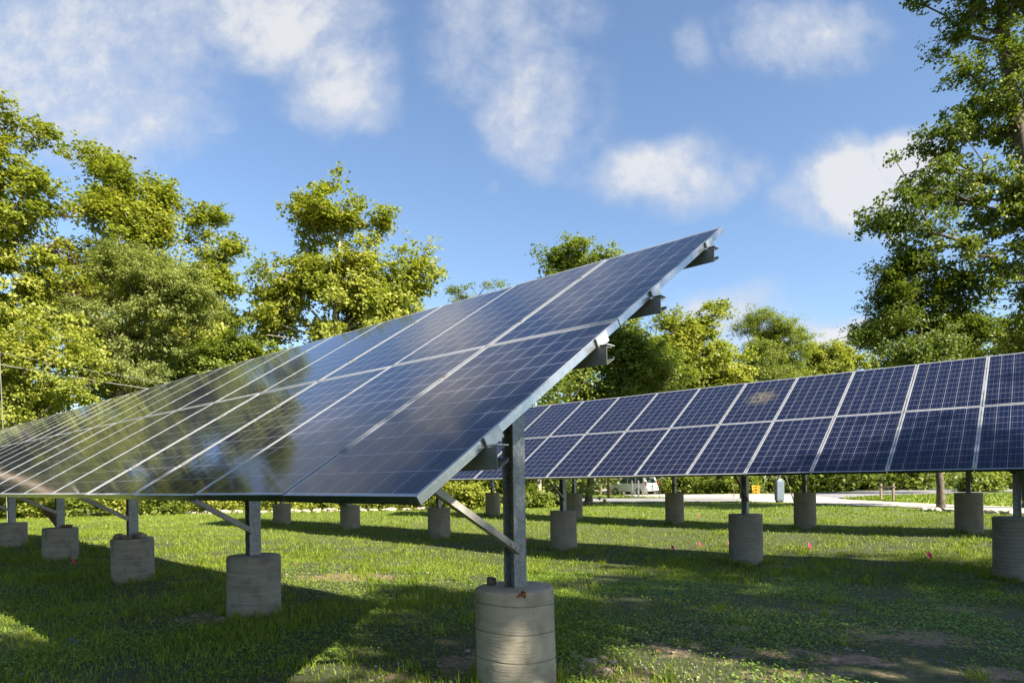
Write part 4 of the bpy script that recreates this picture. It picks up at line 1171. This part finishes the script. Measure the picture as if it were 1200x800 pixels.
prof = [(-2.32, .42), (-2.34, .80), (-2.26, 1.02), (-2.05, 1.66), (-1.85, 1.74), (.10, 1.76), (.55, 1.68), (1.35, 1.06), (2.15, .90), (2.34, .70), (2.36, .40), (1.95, .30), (-1.95, .30)]
bm = bmesh.new()
Wd = .90
def hw(z): return Wd - max(0, z - .95) * .20
A = [bm.verts.new((x, -hw(z), z)) for x, z in prof]; B_ = [bm.verts.new((x, hw(z), z)) for x, z in prof]
bm.faces.new(A); bm.faces.new(list(reversed(B_)))
for i in range(len(prof)): bm.faces.new((A[i], B_[i], B_[(i + 1) % len(prof)], A[(i + 1) % len(prof)]))
me = bpy.data.meshes.new('body'); bmesh.ops.recalc_face_normals(bm, faces=bm.faces); bm.to_mesh(me); bm.free(); me.materials.append(CARP)
bevel(link('body', me, van), .07, 3)
for sy in (-1, 1):
    for poly in ([(-1.98, 1.10), (-1.88, 1.60), (-1.10, 1.64), (-1.10, 1.10)], [(-1.02, 1.10), (-1.02, 1.64), (-.12, 1.66), (-.12, 1.10)], [(-.04, 1.10), (-.04, 1.66), (.52, 1.58), (1.12, 1.10)]):
        b_ = MB(); b_.add([(x, sy * (hw(z) + .006), z) for x, z in poly], [(0, 1, 2, 3)]); b_.build('side_window', GLASS, van)
    b_ = MB(); b_.box((-2.25, sy * .80, 1.05), (.14, .10, .42)); bevel(b_.build('tail_light', TAIL, van), .02)
    b_ = MB(); b_.box((2.28, sy * .68, .74), (.14, .36, .16)); bevel(b_.build('headlight', mat('headlight', .1, (.7, .7, .7))[0] if 'headlight' not in bpy.data.materials else bpy.data.materials['headlight'], van), .03)
    b_ = MB(); b_.box((.95, sy * 1.02, 1.12), (.12, .18, .14)); bevel(b_.build('mirror', CARP, van), .03)
    b_ = MB(); b_.box((-.55, sy * .925, .98), (.16, .02, .035)); b_.box((.35, sy * .925, .98), (.16, .02, .035)); b_.build('door_handle', TRIM, van)
    for xw in (-1.45, 1.45):
        w_ = MB(); w_.tube([(xw, sy * .72, .34), (xw, sy * .93, .34)], .34, 20); wo = w_.build('wheel', RUBBER, van)
        w_ = MB(); w_.tube([(xw, sy * .90, .34), (xw, sy * .945, .34)], .21, 14); w_.build('rim', RIM, wo)
b_ = MB(); b_.add([(-2.262, -.62, 1.10), (-2.262, .62, 1.10), (-2.085, .56, 1.60), (-2.085, -.56, 1.60)], [(0, 1, 2, 3)]); b_.build('rear_window', GLASS, van)
b_ = MB(); b_.box((-2.36, 0, .52), (.14, 1.70, .24)); bevel(b_.build('rear_bumper', CARP, van), .04)
b_ = MB(); b_.box((-2.345, 0, .84), (.02, .32, .15)); b_.build('number_plate', TRIM, van)

# ------------------------------------------------------------------ overhead line at the left edge
pq = tbase(-70, 23.5)
up_ = thing('utility_pole', 'wooden utility pole just outside the left edge carrying the overhead cable', 'utility pole', tuple(pq))
b_ = MB(); b_.tube([(0, 0, -.2), (0, 0, 7.4)], [.15, .11], 12); b_.build('pole', WOOD, up_)
b_ = MB(); b_.box((0, 0, 7.0), (1.6, .1, .12)); b_.build('crossarm', WOOD, up_)
for x in (-.6, .6):
    b_ = MB(); b_.tube([(x, 0, 7.06), (x, 0, 7.22)], .05, 8); b_.build('insulator', WHITE_P, up_)
far_end = at(330, 474, 40)


def cable(name, a, e, sag, rad, label):
    pts = []
    for i in range(25):
        f = i / 24; q = a.lerp(e, f); q.z -= sag * 4 * f * (1 - f); pts.append(q)
    b_ = MB(); b_.tube(pts, rad, 5); tag(b_.build(name, CABLE), label, 'cable')


cable('overhead_cable', at(-70, 414, 23.5), far_end, .2, .017, 'thick grey overhead cable crossing in front of the left trees')
cable('overhead_cable', at(-70, 398, 23.5), at(330, 466, 40),   .25, .008, 'thin overhead wire above the thick cable in front of the left trees')
cable('guy_wire', at(-1.0, 405, 23.5), g(9, 616), 0, .013, 'taut guy wire running down at the left edge of the photo')
